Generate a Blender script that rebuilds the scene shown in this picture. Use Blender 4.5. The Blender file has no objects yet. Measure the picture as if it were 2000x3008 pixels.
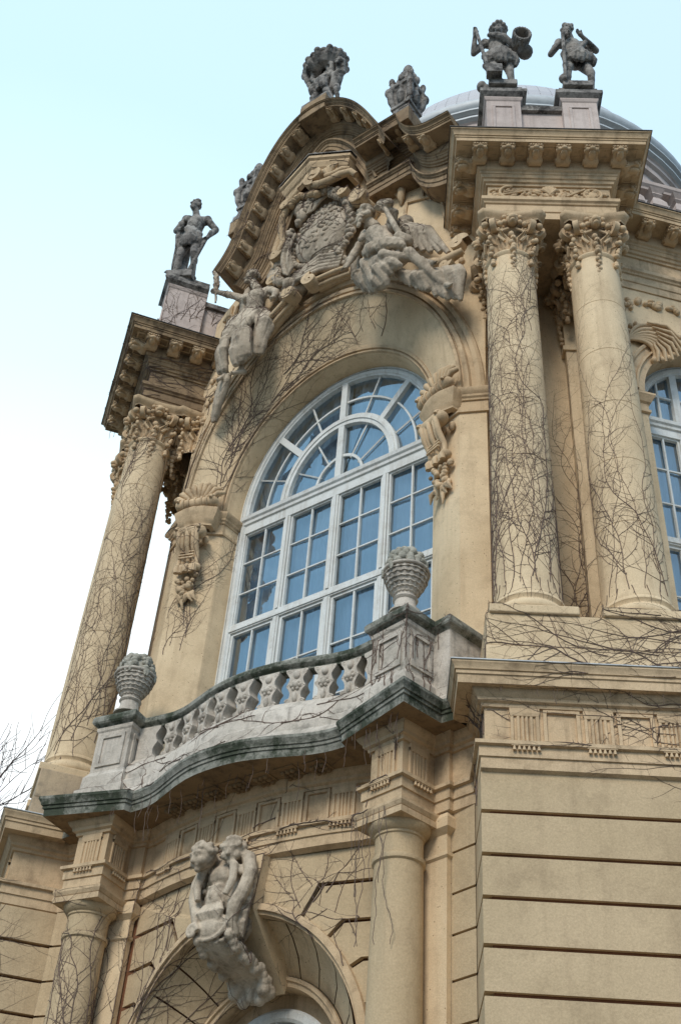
import bpy, bmesh, math, random
from math import sin, cos, pi, radians, sqrt, atan2, hypot
from mathutils import Vector as V, Matrix as M, noise
from mathutils.geometry import tessellate_polygon
random.seed(7)
SC = bpy.context.scene
COL = SC.collection

# ------------------------------------------------------------------ camera
PITCH, ROLL, HEAD = 0.7144, 0.0836, 0.6782
def cam_axes():
    f = V((0, cos(PITCH), sin(PITCH))); u0 = V((0, -sin(PITCH), cos(PITCH))); r0 = V((1, 0, 0))
    r = r0*cos(ROLL) + u0*sin(ROLL); u = u0*cos(ROLL) - r0*sin(ROLL)
    Rz = M.Rotation(HEAD, 3, 'Z')
    return Rz @ r, Rz @ u, Rz @ f
cr, cu, cf = cam_axes()
cd = bpy.data.cameras.new('camera')
cam = bpy.data.objects.new('camera', cd); COL.objects.link(cam)
cd.sensor_fit = 'HORIZONTAL'; cd.sensor_width = 36.0; cd.lens = 3432.6/2000*36
cd.clip_end = 3000; cd.clip_start = 0.1
CAMP = V((7.4237, -8.333, 1.5646))
mw = M.Identity(4)
for i in range(3):
    mw[i][0] = cr[i]; mw[i][1] = cu[i]; mw[i][2] = -cf[i]; mw[i][3] = CAMP[i]
cam.matrix_world = mw
SC.camera = cam

# ------------------------------------------------------------------ sky, sun, exposure
SUN_EL, SUN_AZ = radians(38), radians(165)      # azimuth clockwise from +Y, where the sun stands
w = bpy.data.worlds.new("World"); SC.world = w; w.use_nodes = True
nt = w.node_tree; bg = nt.nodes['Background']
sky = nt.nodes.new('ShaderNodeTexSky'); sky.sky_type = 'NISHITA'; sky.sun_disc = False
sky.sun_elevation = SUN_EL; sky.sun_rotation = SUN_AZ
sky.air_density = 1.3; sky.dust_density = 4.5; sky.ozone_density = 1.0; sky.altitude = 100
veil = nt.nodes.new('ShaderNodeMixRGB'); veil.blend_type = 'MIX'; veil.inputs[0].default_value = 0.85
veil.inputs[2].default_value = (10.2, 12.6, 13.2, 1)      # thin bright overcast over the clear sky
tc = nt.nodes.new('ShaderNodeTexCoord'); dp = nt.nodes.new('ShaderNodeVectorMath'); dp.operation = 'DOT_PRODUCT'
dp.inputs[1].default_value = (-.787, .52, .3325)            # thinner, brighter cloud low in the west
nt.links.new(tc.outputs['Generated'], dp.inputs[0])
cr_ = nt.nodes.new('ShaderNodeValToRGB'); e_ = cr_.color_ramp.elements
e_[0].position = .02; e_[0].color = (5.2, 7.8, 10.4, 1); e_[1].position = .985; e_[1].color = (14.5, 15, 15, 1)
for pos_, c_ in ((.30, (4.6, 8.2, 11.4)), (.58, (7.9, 10.7, 12.6)), (.78, (8.0, 11.2, 13.4)), (.90, (10.2, 13.2, 14.2))):
    k_ = e_.new(pos_); k_.color = (*c_, 1)
nt.links.new(dp.outputs['Value'], cr_.inputs[0]); nt.links.new(cr_.outputs[0], veil.inputs[2])
nt.links.new(sky.outputs[0], veil.inputs[1]); nt.links.new(veil.outputs[0], bg.inputs[0])
bg.inputs[1].default_value = 0.10
sl = bpy.data.lights.new('sun', 'SUN'); sl.energy = 2.1; sl.angle = radians(20); sl.color = (1, .94, .84)
so = bpy.data.objects.new('sun', sl); COL.objects.link(so)
sd = V((sin(SUN_AZ)*cos(SUN_EL), cos(SUN_AZ)*cos(SUN_EL), sin(SUN_EL)))
so.rotation_euler = sd.to_track_quat('Z', 'Y').to_euler()
so.location = (0, -20, 40)
SC.view_settings.view_transform = 'Standard'; SC.view_settings.look = 'None'
SC.view_settings.gamma = 1; SC.view_settings.exposure = 0.0

# ------------------------------------------------------------------ materials
def newmat(name):
    m = bpy.data.materials.new(name); m.use_nodes = True
    return m, m.node_tree, m.node_tree.nodes, m.node_tree.links, m.node_tree.nodes['Principled BSDF']
def tex_noise(n, l, vec, scale, detail=5, rough=.6):
    t = n.new('ShaderNodeTexNoise'); t.inputs['Scale'].default_value = scale
    t.inputs['Detail'].default_value = detail; t.inputs['Roughness'].default_value = rough
    l.new(vec, t.inputs['Vector']); return t
def ramp(n, l, src, stops):
    r = n.new('ShaderNodeValToRGB'); e = r.color_ramp.elements
    while len(e) < len(stops): e.new(.5)
    for i, (p, c) in enumerate(stops):
        e[i].position = p; e[i].color = c if len(c) == 4 else (*c, 1)
    l.new(src, r.inputs[0]); return r
def mix(n, l, a, b, fac, mode='MIX'):
    x = n.new('ShaderNodeMixRGB'); x.blend_type = mode
    for sock, v in ((0, fac), (1, a), (2, b)):
        if isinstance(v, (int, float)): x.inputs[sock].default_value = v
        elif isinstance(v, tuple): x.inputs[sock].default_value = (*v, 1) if len(v) == 3 else v
        else: l.new(v, x.inputs[sock])
    return x.outputs[0]
def stone(name, c1, c2, dark, stain=.35, streak=.3, bump=.25, scale=1.0, rough=.9, extra=None, grain=90):
    """weathered mineral surface: two base tones, cloudy stains, vertical run-off streaks, grain"""
    m, t, n, l, b = newmat(name)
    g = n.new('ShaderNodeNewGeometry'); pos = g.outputs['Position']
    big = tex_noise(n, l, pos, .9*scale, 6)
    col = mix(n, l, c1, c2, ramp(n, l, big.outputs[0], [(.35, (0, 0, 0)), (.65, (1, 1, 1))]).outputs[0])
    mp = n.new('ShaderNodeMapping'); mp.inputs['Scale'].default_value = (7, 7, .45); l.new(pos, mp.inputs[0])
    st = tex_noise(n, l, mp.outputs[0], scale, 6, .65)
    sf = ramp(n, l, st.outputs[0], [(.52, (0, 0, 0)), (.75, (streak, streak, streak))])
    col = mix(n, l, col, dark, sf.outputs[0])
    cl = tex_noise(n, l, pos, 3.2*scale, 8, .7)
    cf_ = ramp(n, l, cl.outputs[0], [(.5, (0, 0, 0)), (.72, (stain, stain, stain))])
    col = mix(n, l, col, dark, cf_.outputs[0])
    fine = tex_noise(n, l, pos, grain, 3)
    col = mix(n, l, col, ramp(n, l, fine.outputs[0], [(.3, (.88, .88, .88)), (.7, (1.09, 1.09, 1.09))]).outputs[0], 1.0, 'MULTIPLY')
    if extra: col = extra(n, l, pos, g, col)
    l.new(col, b.inputs['Base Color']); b.inputs['Roughness'].default_value = rough
    b.inputs['Specular IOR Level'].default_value = .25
    mid = tex_noise(n, l, pos, 14*scale, 5)
    add = n.new('ShaderNodeMath'); add.operation = 'MULTIPLY_ADD'; add.inputs[1].default_value = .5
    l.new(fine.outputs[0], add.inputs[0]); l.new(mid.outputs[0], add.inputs[2])
    bp = n.new('ShaderNodeBump'); bp.inputs['Strength'].default_value = bump; bp.inputs['Distance'].default_value = .02
    l.new(add.outputs[0], bp.inputs['Height']); l.new(bp.outputs[0], b.inputs['Normal'])
    return m
def pits(n, l, pos, g, col):
    """small rust-brown specks in the render"""
    v = n.new('ShaderNodeTexVoronoi'); v.inputs['Scale'].default_value = 16; l.new(pos, v.inputs['Vector'])
    r = ramp(n, l, v.outputs['Distance'], [(.07, (.75, .75, .75)), (.11, (0, 0, 0))])
    return mix(n, l, col, (.12, .06, .03), r.outputs[0])
def moss(n, l, pos, g, col):
    """green algae patches that like the mouldings of the balcony"""
    a = tex_noise(n, l, pos, 1.7, 9, .78)
    r = ramp(n, l, a.outputs[0], [(.44, (0, 0, 0)), (.55, (.95, .95, .95))])
    b2 = tex_noise(n, l, pos, 20, 4)
    green = mix(n, l, (.018, .024, .016), (.065, .078, .048), b2.outputs[0])
    return mix(n, l, col, green, r.outputs[0])
def lichen(n, l, pos, g, col):
    a = tex_noise(n, l, pos, 5.5, 8, .75)
    r = ramp(n, l, a.outputs[0], [(.47, (0, 0, 0)), (.62, (.9, .9, .9))])
    return mix(n, l, col, (.035, .032, .03), r.outputs[0])
def faint_lichen(n, l, pos, g, col):
    a = tex_noise(n, l, pos, 4.5, 8, .75)
    r = ramp(n, l, a.outputs[0], [(.52, (0, 0, 0)), (.72, (.5, .5, .5))])
    return mix(n, l, col, (.05, .055, .04), r.outputs[0])
PLASTER = stone('ochre_plaster', (.76, .59, .385), (.62, .465, .29), (.26, .17, .10), .35, .35, .22, extra=pits)
PLASTER2 = stone('sandy_plaster', (.57, .43, .27), (.485, .365, .222), (.26, .18, .11), .36, .26, .3, grain=60)
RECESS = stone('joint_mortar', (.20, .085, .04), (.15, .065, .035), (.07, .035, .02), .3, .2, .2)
TRIM = stone('ochre_trim', (.67, .495, .315), (.53, .385, .235), (.13, .08, .045), .6, .55, .3)
WTRIM_SHADE = stone('weathered_shaded_trim', (.42, .295, .175), (.22, .15, .09), (.035, .024, .016), .85, .8, .4)  # weathered tone, darkened further to paint in the shadow under the cornices
GRIMY_SHADE = stone('grimy_shaded_trim', (.36, .24, .13), (.22, .15, .085), (.05, .035, .025), .8, .7, .4)  # real grime plus painted shade, deepening the dark of undersides
GREYST = stone('grey_statue_stone', (.40, .37, .335), (.22, .20, .185), (.028, .025, .023), .85, .7, .4, scale=1.6, extra=lichen)
RELIEF = stone('pale_relief_stone', (.60, .50, .385), (.38, .305, .225), (.07, .05, .035), .75, .6, .35, scale=1.6, extra=faint_lichen)
BALST = stone('balustrade_stone', (.64, .57, .49), (.48, .42, .35), (.14, .12, .10), .65, .6, .5, scale=1.5, extra=faint_lichen)
MOSS = stone('mossy_stone', (.36, .35, .30), (.26, .25, .21), (.05, .05, .04), .6, .6, .6, scale=1.5, extra=moss)
ATTIC = stone('pink_grey_attic_stone', (.62, .52, .47), (.52, .43, .39), (.20, .15, .13), .35, .4, .25)
def simple(name, c, rough=.6, metal=0, bump=0, bs=30, var=.15, spec=.5):
    m, t, n, l, b = newmat(name)
    g = n.new('ShaderNodeNewGeometry'); a = tex_noise(n, l, g.outputs['Position'], bs*.2, 6)
    col = mix(n, l, tuple(x*(1-var) for x in c), tuple(min(1, x*(1+var)) for x in c), a.outputs[0])
    l.new(col, b.inputs['Base Color']); b.inputs['Roughness'].default_value = rough
    b.inputs['Metallic'].default_value = metal; b.inputs['Specular IOR Level'].default_value = spec
    if bump:
        a2 = tex_noise(n, l, g.outputs['Position'], bs, 4)
        bp = n.new('ShaderNodeBump'); bp.inputs['Strength'].default_value = bump; bp.inputs['Distance'].default_value = .01
        l.new(a2.outputs[0], bp.inputs['Height']); l.new(bp.outputs[0], b.inputs['Normal'])
    return m
WOOD = stone('white_painted_wood', (.72, .73, .71), (.64, .64, .61), (.32, .27, .21), .35, .5, .15, scale=2)
ZINC = simple('zinc_sheet', (.50, .52, .53), .6, .15, .1, 30, .25)
DARKZ = simple('dark_flashing', (.06, .055, .05), .6, .3)
VINE = simple('vine_bark', (.165, .118, .095), .9, 0, .4, 60, .5, .2)
BARK = simple('tree_bark', (.07, .05, .045), .9, 0, .4, 40, .3, .2)
CURT = simple('pale_curtain', (.66, .77, .86), .9, 0, 0, 8, .12)
ROOM = simple('room_wall', (.16, .17, .18), .9)
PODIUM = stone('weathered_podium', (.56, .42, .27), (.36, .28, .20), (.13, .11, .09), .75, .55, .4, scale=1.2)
PAVE = stone('paving', (.13, .12, .10), (.10, .095, .08), (.05, .05, .04), .4, .1, .3, scale=.3)
def glass_mat():
    m, t, n, l, b = newmat('window_glass'); n.remove(b)
    out = n['Material Output']
    tr = n.new('ShaderNodeBsdfTransparent'); tr.inputs[0].default_value = (.86, .93, .96, 1)
    gl = n.new('ShaderNodeBsdfGlossy'); gl.inputs['Roughness'].default_value = .015; gl.inputs[0].default_value = (.86, .95, 1, 1)
    fr = n.new('ShaderNodeFresnel'); fr.inputs[0].default_value = 1.85
    g = n.new('ShaderNodeNewGeometry')
    a = tex_noise(n, l, g.outputs['Position'], 2.2, 2)
    bp = n.new('ShaderNodeBump'); bp.inputs['Strength'].default_value = .12; bp.inputs['Distance'].default_value = .03
    l.new(a.outputs[0], bp.inputs['Height'])
    l.new(bp.outputs[0], gl.inputs['Normal'])
    mul = n.new('ShaderNodeMath'); mul.operation = 'MULTIPLY'; mul.inputs[1].default_value = 2.6; mul.use_clamp = True
    l.new(fr.outputs[0], mul.inputs[0])
    ms = n.new('ShaderNodeMixShader'); l.new(mul.outputs[0], ms.inputs[0]); l.new(tr.outputs[0], ms.inputs[1]); l.new(gl.outputs[0], ms.inputs[2])
    l.new(ms.outputs[0], out.inputs[0]); return m
GLASS = glass_mat()
def slate_mat():
    m, t, n, l, b = newmat('dome_sheeting')
    g = n.new('ShaderNodeNewGeometry')
    sx = n.new('ShaderNodeSeparateXYZ'); l.new(g.outputs['Position'], sx.inputs[0])
    at = n.new('ShaderNodeMath'); at.operation = 'ARCTAN2'
    s1 = n.new('ShaderNodeMath'); s1.operation = 'ADD'; s1.inputs[1].default_value = .94; l.new(sx.outputs[0], s1.inputs[0])
    s2 = n.new('ShaderNodeMath'); s2.operation = 'ADD'; s2.inputs[1].default_value = -7.82; l.new(sx.outputs[1], s2.inputs[0])
    l.new(s2.outputs[0], at.inputs[0]); l.new(s1.outputs[0], at.inputs[1])
    cb = n.new('ShaderNodeCombineXYZ'); l.new(at.outputs[0], cb.inputs[0]); l.new(sx.outputs[2], cb.inputs[1])
    br = n.new('ShaderNodeTexBrick'); br.inputs['Scale'].default_value = 4.0; br.inputs['Mortar Size'].default_value = .012
    br.inputs['Color1'].default_value = (.58, .56, .57, 1); br.inputs['Color2'].default_value = (.50, .49, .51, 1); br.inputs['Mortar'].default_value = (.24, .22, .22, 1)
    l.new(cb.outputs[0], br.inputs['Vector']); l.new(br.outputs['Color'], b.inputs['Base Color'])
    b.inputs['Roughness'].default_value = .65; b.inputs['Metallic'].default_value = .05
    return m
SLATE = slate_mat()

# ------------------------------------------------------------------ mesh helpers
class MB:
    def __init__(s, T=None):
        s.v = []; s.f = []; s.T = T
    def add(s, vs, fs):
        n = len(s.v); T = s.T
        s.v += [tuple(T(V(p))) if T else tuple(p) for p in vs]
        s.f += [[n+i for i in f] for f in fs]
    def box(s, x0, x1, y0, y1, z0, z1):
        s.add([(x0,y0,z0),(x1,y0,z0),(x1,y1,z0),(x0,y1,z0),(x0,y0,z1),(x1,y0,z1),(x1,y1,z1),(x0,y1,z1)],
              [(0,3,2,1),(4,5,6,7),(0,1,5,4),(1,2,6,5),(2,3,7,6),(3,0,4,7)])
    def grid(s, rows, cu_=False, cv=False):
        R, C = len(rows), len(rows[0]); vs = [p for r in rows for p in r]; fs = []
        for i in range(R if cu_ else R-1):
            for j in range(C if cv else C-1):
                a, b = i, (i+1) % R; c, d = j, (j+1) % C
                fs.append((a*C+c, a*C+d, b*C+d, b*C+c))
        s.add(vs, fs)
    def tube(s, path, rad, n=6, cap=True, flat=1.0):
        path = [V(p) for p in path]; N = len(path)
        if N < 2: return
        rows = []; up = V((0.13, .21, .97))
        prev = None
        for i, p in enumerate(path):
            t = (path[min(i+1, N-1)] - path[max(i-1, 0)])
            if t.length < 1e-7: t = V((0, 0, 1))
            t.normalize()
            if prev is None:
                a = t.cross(up)
                if a.length < .05: a = t.cross(V((1, 0, 0)))
            else:
                a = prev - t*prev.dot(t)
                if a.length < 1e-5: a = t.cross(up)
            a.normalize(); prev = a; b = t.cross(a)
            r = rad[i] if isinstance(rad, (list, tuple)) else rad
            rows.append([p + a*(r*cos(2*pi*k/n)) + b*(r*flat*sin(2*pi*k/n)) for k in range(n)])
        n0 = len(s.v)
        s.grid(rows, False, True)
        if cap:
            s.f.append([n0+k for k in range(n)][::-1]); s.f.append([n0+(N-1)*n+k for k in range(n)])
    def capsule(s, a, ra, b, rb, n=10):
        a, b = V(a), V(b); d = b-a; L = d.length
        if L < 1e-6: d = V((0, 0, 1)); L = 1e-6
        d.normalize(); path = []; rad = []
        for k in (-.98, -.7, -.35): path.append(a + d*(k*ra)); rad.append(ra*sqrt(1-k*k))
        path += [a, b]; rad += [ra, rb]
        for k in (.35, .7, .98): path.append(b + d*(k*rb)); rad.append(rb*sqrt(1-k*k))
        s.tube(path, rad, n)
    def chain(s, pts, rads, n=10):
        for i in range(len(pts)-1): s.capsule(pts[i], rads[i], pts[i+1], rads[i+1], n)
    def ell(s, c, r, rot=None, nu=12, nv=8):
        c = V(c); r = (r, r, r) if isinstance(r, (int, float)) else r
        R = rot if rot else M.Identity(3); rows = []
        for j in range(nv+1):
            ph = -pi/2 + pi*j/nv; q = max(cos(ph), .02)
            rows.append([c + R @ V((r[0]*q*cos(2*pi*i/nu), r[1]*q*sin(2*pi*i/nu), r[2]*sin(ph))) for i in range(nu)])
        n0 = len(s.v); s.grid(rows, False, True)
        s.f.append([n0+k for k in range(nu)][::-1]); s.f.append([n0+nv*nu+k for k in range(nu)])
    def lathe(s, prof, c=(0, 0, 0), n=28, a0=0, a1=2*pi, flute=0, fl_n=12):
        closed = abs(a1-a0-2*pi) < 1e-6; rows = []
        K = n if closed else n+1
        for r, z in prof:
            rows.append([(c[0]+r*(1+flute*cos(fl_n*(a0+(a1-a0)*k/n)))*cos(a0+(a1-a0)*k/n), c[1]+r*(1+flute*cos(fl_n*(a0+(a1-a0)*k/n)))*sin(a0+(a1-a0)*k/n), c[2]+z) for k in range(K)])
        s.grid(rows, False, closed)
    def prism(s, poly, f0, f1):
        """poly: 2D points; f0/f1 map (x,y) to the two faces"""
        n = len(poly); A = [f0(*p) for p in poly]; B = [f1(*p) for p in poly]
        fs = [list(t) for t in tessellate_polygon([[V((q[0], q[1], 0)) for q in poly]])]
        s.add(A+B, [f for f in fs] + [[n+i for i in f][::-1] for f in fs] + [(i, (i+1) % n, n+(i+1) % n, n+i) for i in range(n)])
    def volute(s, c, ex, ey, ez, r0, r1, turns, rad, width=0, dirn=1, a0=0, n=7):
        """scroll: a spiral band from radius r0 in to r1 in plane (ex,ey), thickened along ez"""
        c, ex, ey, ez = V(c), V(ex), V(ey), V(ez); K = int(18*turns); path = []; rr = []
        for i in range(K+1):
            t = i/K; r = r0*(r1/r0)**t; a = a0 + dirn*2*pi*turns*t
            path.append(c + ex*(r*cos(a)) + ey*(r*sin(a))); rr.append(rad*(1-.45*t))
        if width:
            rows = []
            for i, p in enumerate(path):
                q = (p-c).normalized(); h = rr[i]
                rows.append([p+q*h-ez*width/2, p+q*h+ez*width/2, p-q*h+ez*width/2, p-q*h-ez*width/2])
            s.grid(rows, False, True)
        else: s.tube(path, rr, n)
        e = V((0, 0, 0)); s.ell(c, max(r1*1.25, rad*.9), nu=8, nv=6)
        return path
    def leaf(s, base, up, out, side, h, wid, curl=.5, th=.012, lobes=3, nu=9, nv=7):
        """acanthus leaf rising along `up`, tip curling toward `out`"""
        base, up, out, side = V(base), V(up), V(out), V(side); rows = []; rb = []
        for i in range(nu+1):
            t = i/nu; a = t*t*pi*(.55+curl*.6)
            cx_ = h*(t*.85 - .25*max(0, t-.72)**1*2.2); cz = h*.42*curl*(t**3)
            wv = wid*(sin(pi*min(1, (t*.86+.12)))**.7)*(1+.16*cos(2*pi*lobes*t))
            row = []; rw2 = []
            for j in range(nv):
                q = (j/(nv-1)-.5)*2
                rid = .10*wid*cos(q*pi*2.5) - .22*wid*q*q
                p = base + up*cx_ + out*(cz+rid+.02) + side*(q*wv*.5)
                row.append(p); rw2.append(p - out*th)
            rows.append(row); rb.append(rw2)
        s.grid(rows); s.grid(rb[::-1])
    def build(s, name, mat, parent=None, smooth=40, recalc=True, bevel=0, remesh=0, rough=0, rscale=.12, soft=2):
        me = bpy.data.meshes.new(name); me.from_pydata(s.v, [], s.f); me.update()
        if recalc: bm = bmesh.new(); bm.from_mesh(me)
        if recalc: bmesh.ops.recalc_face_normals(bm, faces=bm.faces); bm.to_mesh(me); bm.free()
        o = bpy.data.objects.new(name, me); COL.objects.link(o); me.materials.append(mat)
        if smooth:
            me.polygons.foreach_set('use_smooth', [True]*len(me.polygons))
            if smooth < 180: me.set_sharp_from_angle(angle=radians(smooth))
        if parent: o.parent = parent
        if remesh:
            r = o.modifiers.new('fuse', 'REMESH'); r.mode = 'VOXEL'; r.voxel_size = remesh; r.use_smooth_shade = True
            if soft:
                sm = o.modifiers.new('soften', 'SMOOTH'); sm.factor = .5; sm.iterations = soft
        if rough:
            tx = bpy.data.textures.get('wear%.3f' % rscale) or bpy.data.textures.new('wear%.3f' % rscale, 'CLOUDS')
            tx.noise_scale = rscale; tx.noise_depth = 3
            d = o.modifiers.new('wear', 'DISPLACE'); d.texture = tx; d.strength = rough; d.texture_coords = 'GLOBAL'; d.mid_level = .5
        if bevel:
            b = o.modifiers.new('edge', 'BEVEL'); b.width = bevel; b.segments = 2; b.limit_method = 'ANGLE'; b.angle_limit = radians(40)
        return o
def tag(o, label=None, cat=None, group=None, kind=None):
    for k, v in (('label', label), ('category', cat), ('group', group), ('kind', kind)):
        if v: o[k] = v
    return o
def empty(name, loc=(0, 0, 0), label=None, cat=None, group=None):
    o = bpy.data.objects.new(name, None); COL.objects.link(o); o.location = loc; o.empty_display_size = .2
    return tag(o, label, cat, group)
def dup(o, mat4, parent=None):
    c = o.copy(); COL.objects.link(c); c.parent = parent; c.matrix_world = mat4
    for ch in o.children:
        k = ch.copy(); COL.objects.link(k); k.parent = c; k.matrix_parent_inverse = M.Identity(4); k.matrix_basis = ch.matrix_basis.copy()
    return c
def offset_path(path, closed=False):
    """mitred outward directions (right-hand side of travel)"""
    n = len(path); out = []
    for i in range(n):
        ds = []
        if closed or i > 0: a = path[(i-1) % n]; ds.append((path[i][0]-a[0], path[i][1]-a[1]))
        if closed or i < n-1: b = path[(i+1) % n]; ds.append((b[0]-path[i][0], b[1]-path[i][1]))
        ns = []
        for d in ds:
            L = hypot(*d) or 1; ns.append((d[1]/L, -d[0]/L))
        if len(ns) == 1: out.append(ns[0])
        else:
            mx, my = ns[0][0]+ns[1][0], ns[0][1]+ns[1][1]; k = mx*ns[0][0]+my*ns[0][1]
            k = max(k, .3); out.append((mx/k, my/k))
    return out
def plan_sweep(mb, path, prof, xf=None, closed=False):
    nm = offset_path(path, closed); rows = []
    for o, z in prof:
        rows.append([(xf or (lambda x, y, z: V((x, y, z))))(p[0]+m[0]*o, p[1]+m[1]*o, z) for p, m in zip(path, nm)])
    mb.grid(rows, False, closed)
def fill(mb, poly, z, xf=None):
    f = (lambda x, y: (xf or (lambda x, y, z: V((x, y, z))))(x, y, z))
    n = len(poly)
    fs = [list(t) for t in tessellate_polygon([[V((q[0], q[1], 0)) for q in poly]])]
    mb.add([f(*p) for p in poly], fs)
def elev_sweep(mb, path, prof, nfun=None):
    """path: list of (x,y,z); profile (o forward, h along in-plane normal)"""
    rows = [[] for _ in prof]; N = len(path)
    for i, p in enumerate(path):
        a, b = path[max(i-1, 0)], path[min(i+1, N-1)]
        t = V((b[0]-a[0], 0, b[2]-a[2])); t.normalize()
        n = nfun(i, t) if nfun else V((-t.z, 0, t.x))
        if n.length and not nfun and n.z < -.999: n = -n
        fw = V((0, -1, 0)) if len(p) < 4 else p[3]
        for k, (o, h) in enumerate(prof): rows[k].append(V(p[:3]) + fw*o + n*h)
    mb.grid(rows)

# ------------------------------------------------------------------ frames
AR = .6102
A0 = V((3.163, 0, 0))
eR, dR = V((cos(AR), sin(AR), 0)), V((-sin(AR), cos(AR), 0))
def R(s_, d, z): return A0 + eR*s_ + dR*d + V((0, 0, z))
def L(s_, d, z):
    q = R(s_, d, z); return V((-q.x, q.y, q.z))
def TR(p): return R(p[0], p[1], p[2])
def TL(p): return L(p[0], p[1], p[2])
def B(x, y, z): return V((x, y, z))
C10 = (1.94, -.31); a10 = radians(10)
def K(e, d, sgn=1):
    """plan point in the frame of the splayed lower column block"""
    x = C10[0] + e*cos(a10) + d*sin(a10); y = C10[1] - e*sin(a10) + d*cos(a10)
    return (sgn*x, y)
def Rp(s_, d): q = R(s_, d, 0); return (q.x, q.y)
def mirror(path): return [(-x, y) for x, y in path[::-1]]
a50 = radians(50); W0 = R(1.335, .70, 0); eW = V((cos(a50), sin(a50), 0)); nW = V((sin(a50), -cos(a50), 0))
def Wg(p): return W0 + eW*p[0] - nW*p[1] + V((0, 0, p[2]))     # along the wing, depth inward, height

# ------------------------------------------------------------------ ground
g = MB(); g.grid([[(x, y, 0) for x in (-400, -40, 0, 40, 400)] for y in (-400, -40, 0, 40, 400)])
tag(g.build('ground', PAVE, smooth=0), kind='structure')
HOUSE = empty('baroque_palace', (0, 0, 0), 'ochre baroque palace corner with columns, balcony, big arched window and curved pediment', 'building')
# ------------------------------------------------------------------ lower storey
ent_low = [(-.02, 6.40), (.04, 6.43), (.04, 6.53), (.056, 6.535), (.056, 6.63), (.09, 6.64), (.09, 6.675), (0, 6.69), (0, 7.03), (.025, 7.035),
           (.03, 7.065), (.06, 7.08), (.065, 7.11), (.09, 7.135), (.11, 7.17), (.11, 7.2)]
curve = [(x*.25, -.2+.1*(x*.25)**2) for x in range(-6, 7)]
half = [K(-.38, .279), K(-.38, .229), K(-.2, .229), K(-.2, -.2), K(.2, -.2), K(.2, .229), K(.38, .229), K(.38, .279),
        Rp(-.49, .165), Rp(-.49, -.45), Rp(4.2, -.45)]
low_path = mirror(half) + curve[:] + half
mb = MB(); plan_sweep(mb, low_path, ent_low)
mb.build('lower_entablature', TRIM, HOUSE, smooth=30)
# plain wall mass behind the panels of the ground floor
wall_in = [K(-.36, .31), K(-.36, .26), K(.36, .26), K(.36, .31), Rp(-.455, .2), Rp(-.455, -.41), Rp(4.2, -.41)]
mb = MB(); wp = mirror(wall_in) + [(x, y+.03) for x, y in curve if abs(x) > 1.4] + wall_in
HALFW = wall_in
for sg in (1, -1):
    pth = [(1.47, .06)] + wall_in
    if sg < 0: pth = mirror(pth)
    plan_sweep(mb, pth, [(0, 0), (0, 6.45)])
mb.build('ground_floor_wall', RECESS, HOUSE, smooth=0)
# rusticated courses of the side wings, each joint a real gap
JZ = [6.43, 6.055, 5.684, 5.33, 4.951, 4.595, 4.23, 3.86, 3.49, 3.12, 2.75, 2.38, 2.0]
for T in (TR, TL):
    mb = MB(T)
    for a, b in zip(JZ[:-1], JZ[1:]):
        mb.add([(-.53, -.45, b+.018), (4.2, -.45, b+.018), (4.2, -.45, a-.018), (-.53, -.45, a-.018), (-.45, -.405, b+.018), (4.2, -.405, b+.018), (4.2, -.405, a-.018), (-.45, -.405, a-.018),
                (-.53, .17, b+.018), (-.53, .17, a-.018), (-.45, .17, b+.018), (-.45, .17, a-.018)],
               [(0, 1, 2, 3), (4, 5, 1, 0), (3, 2, 6, 7), (8, 0, 3, 9), (10, 4, 0, 8), (9, 3, 7, 11)])
    mb.box(-.5, 4.2, -.45, .1, 0, 2.0)
    mb.build('rusticated_wall', PLASTER2, HOUSE, smooth=0)
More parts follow.
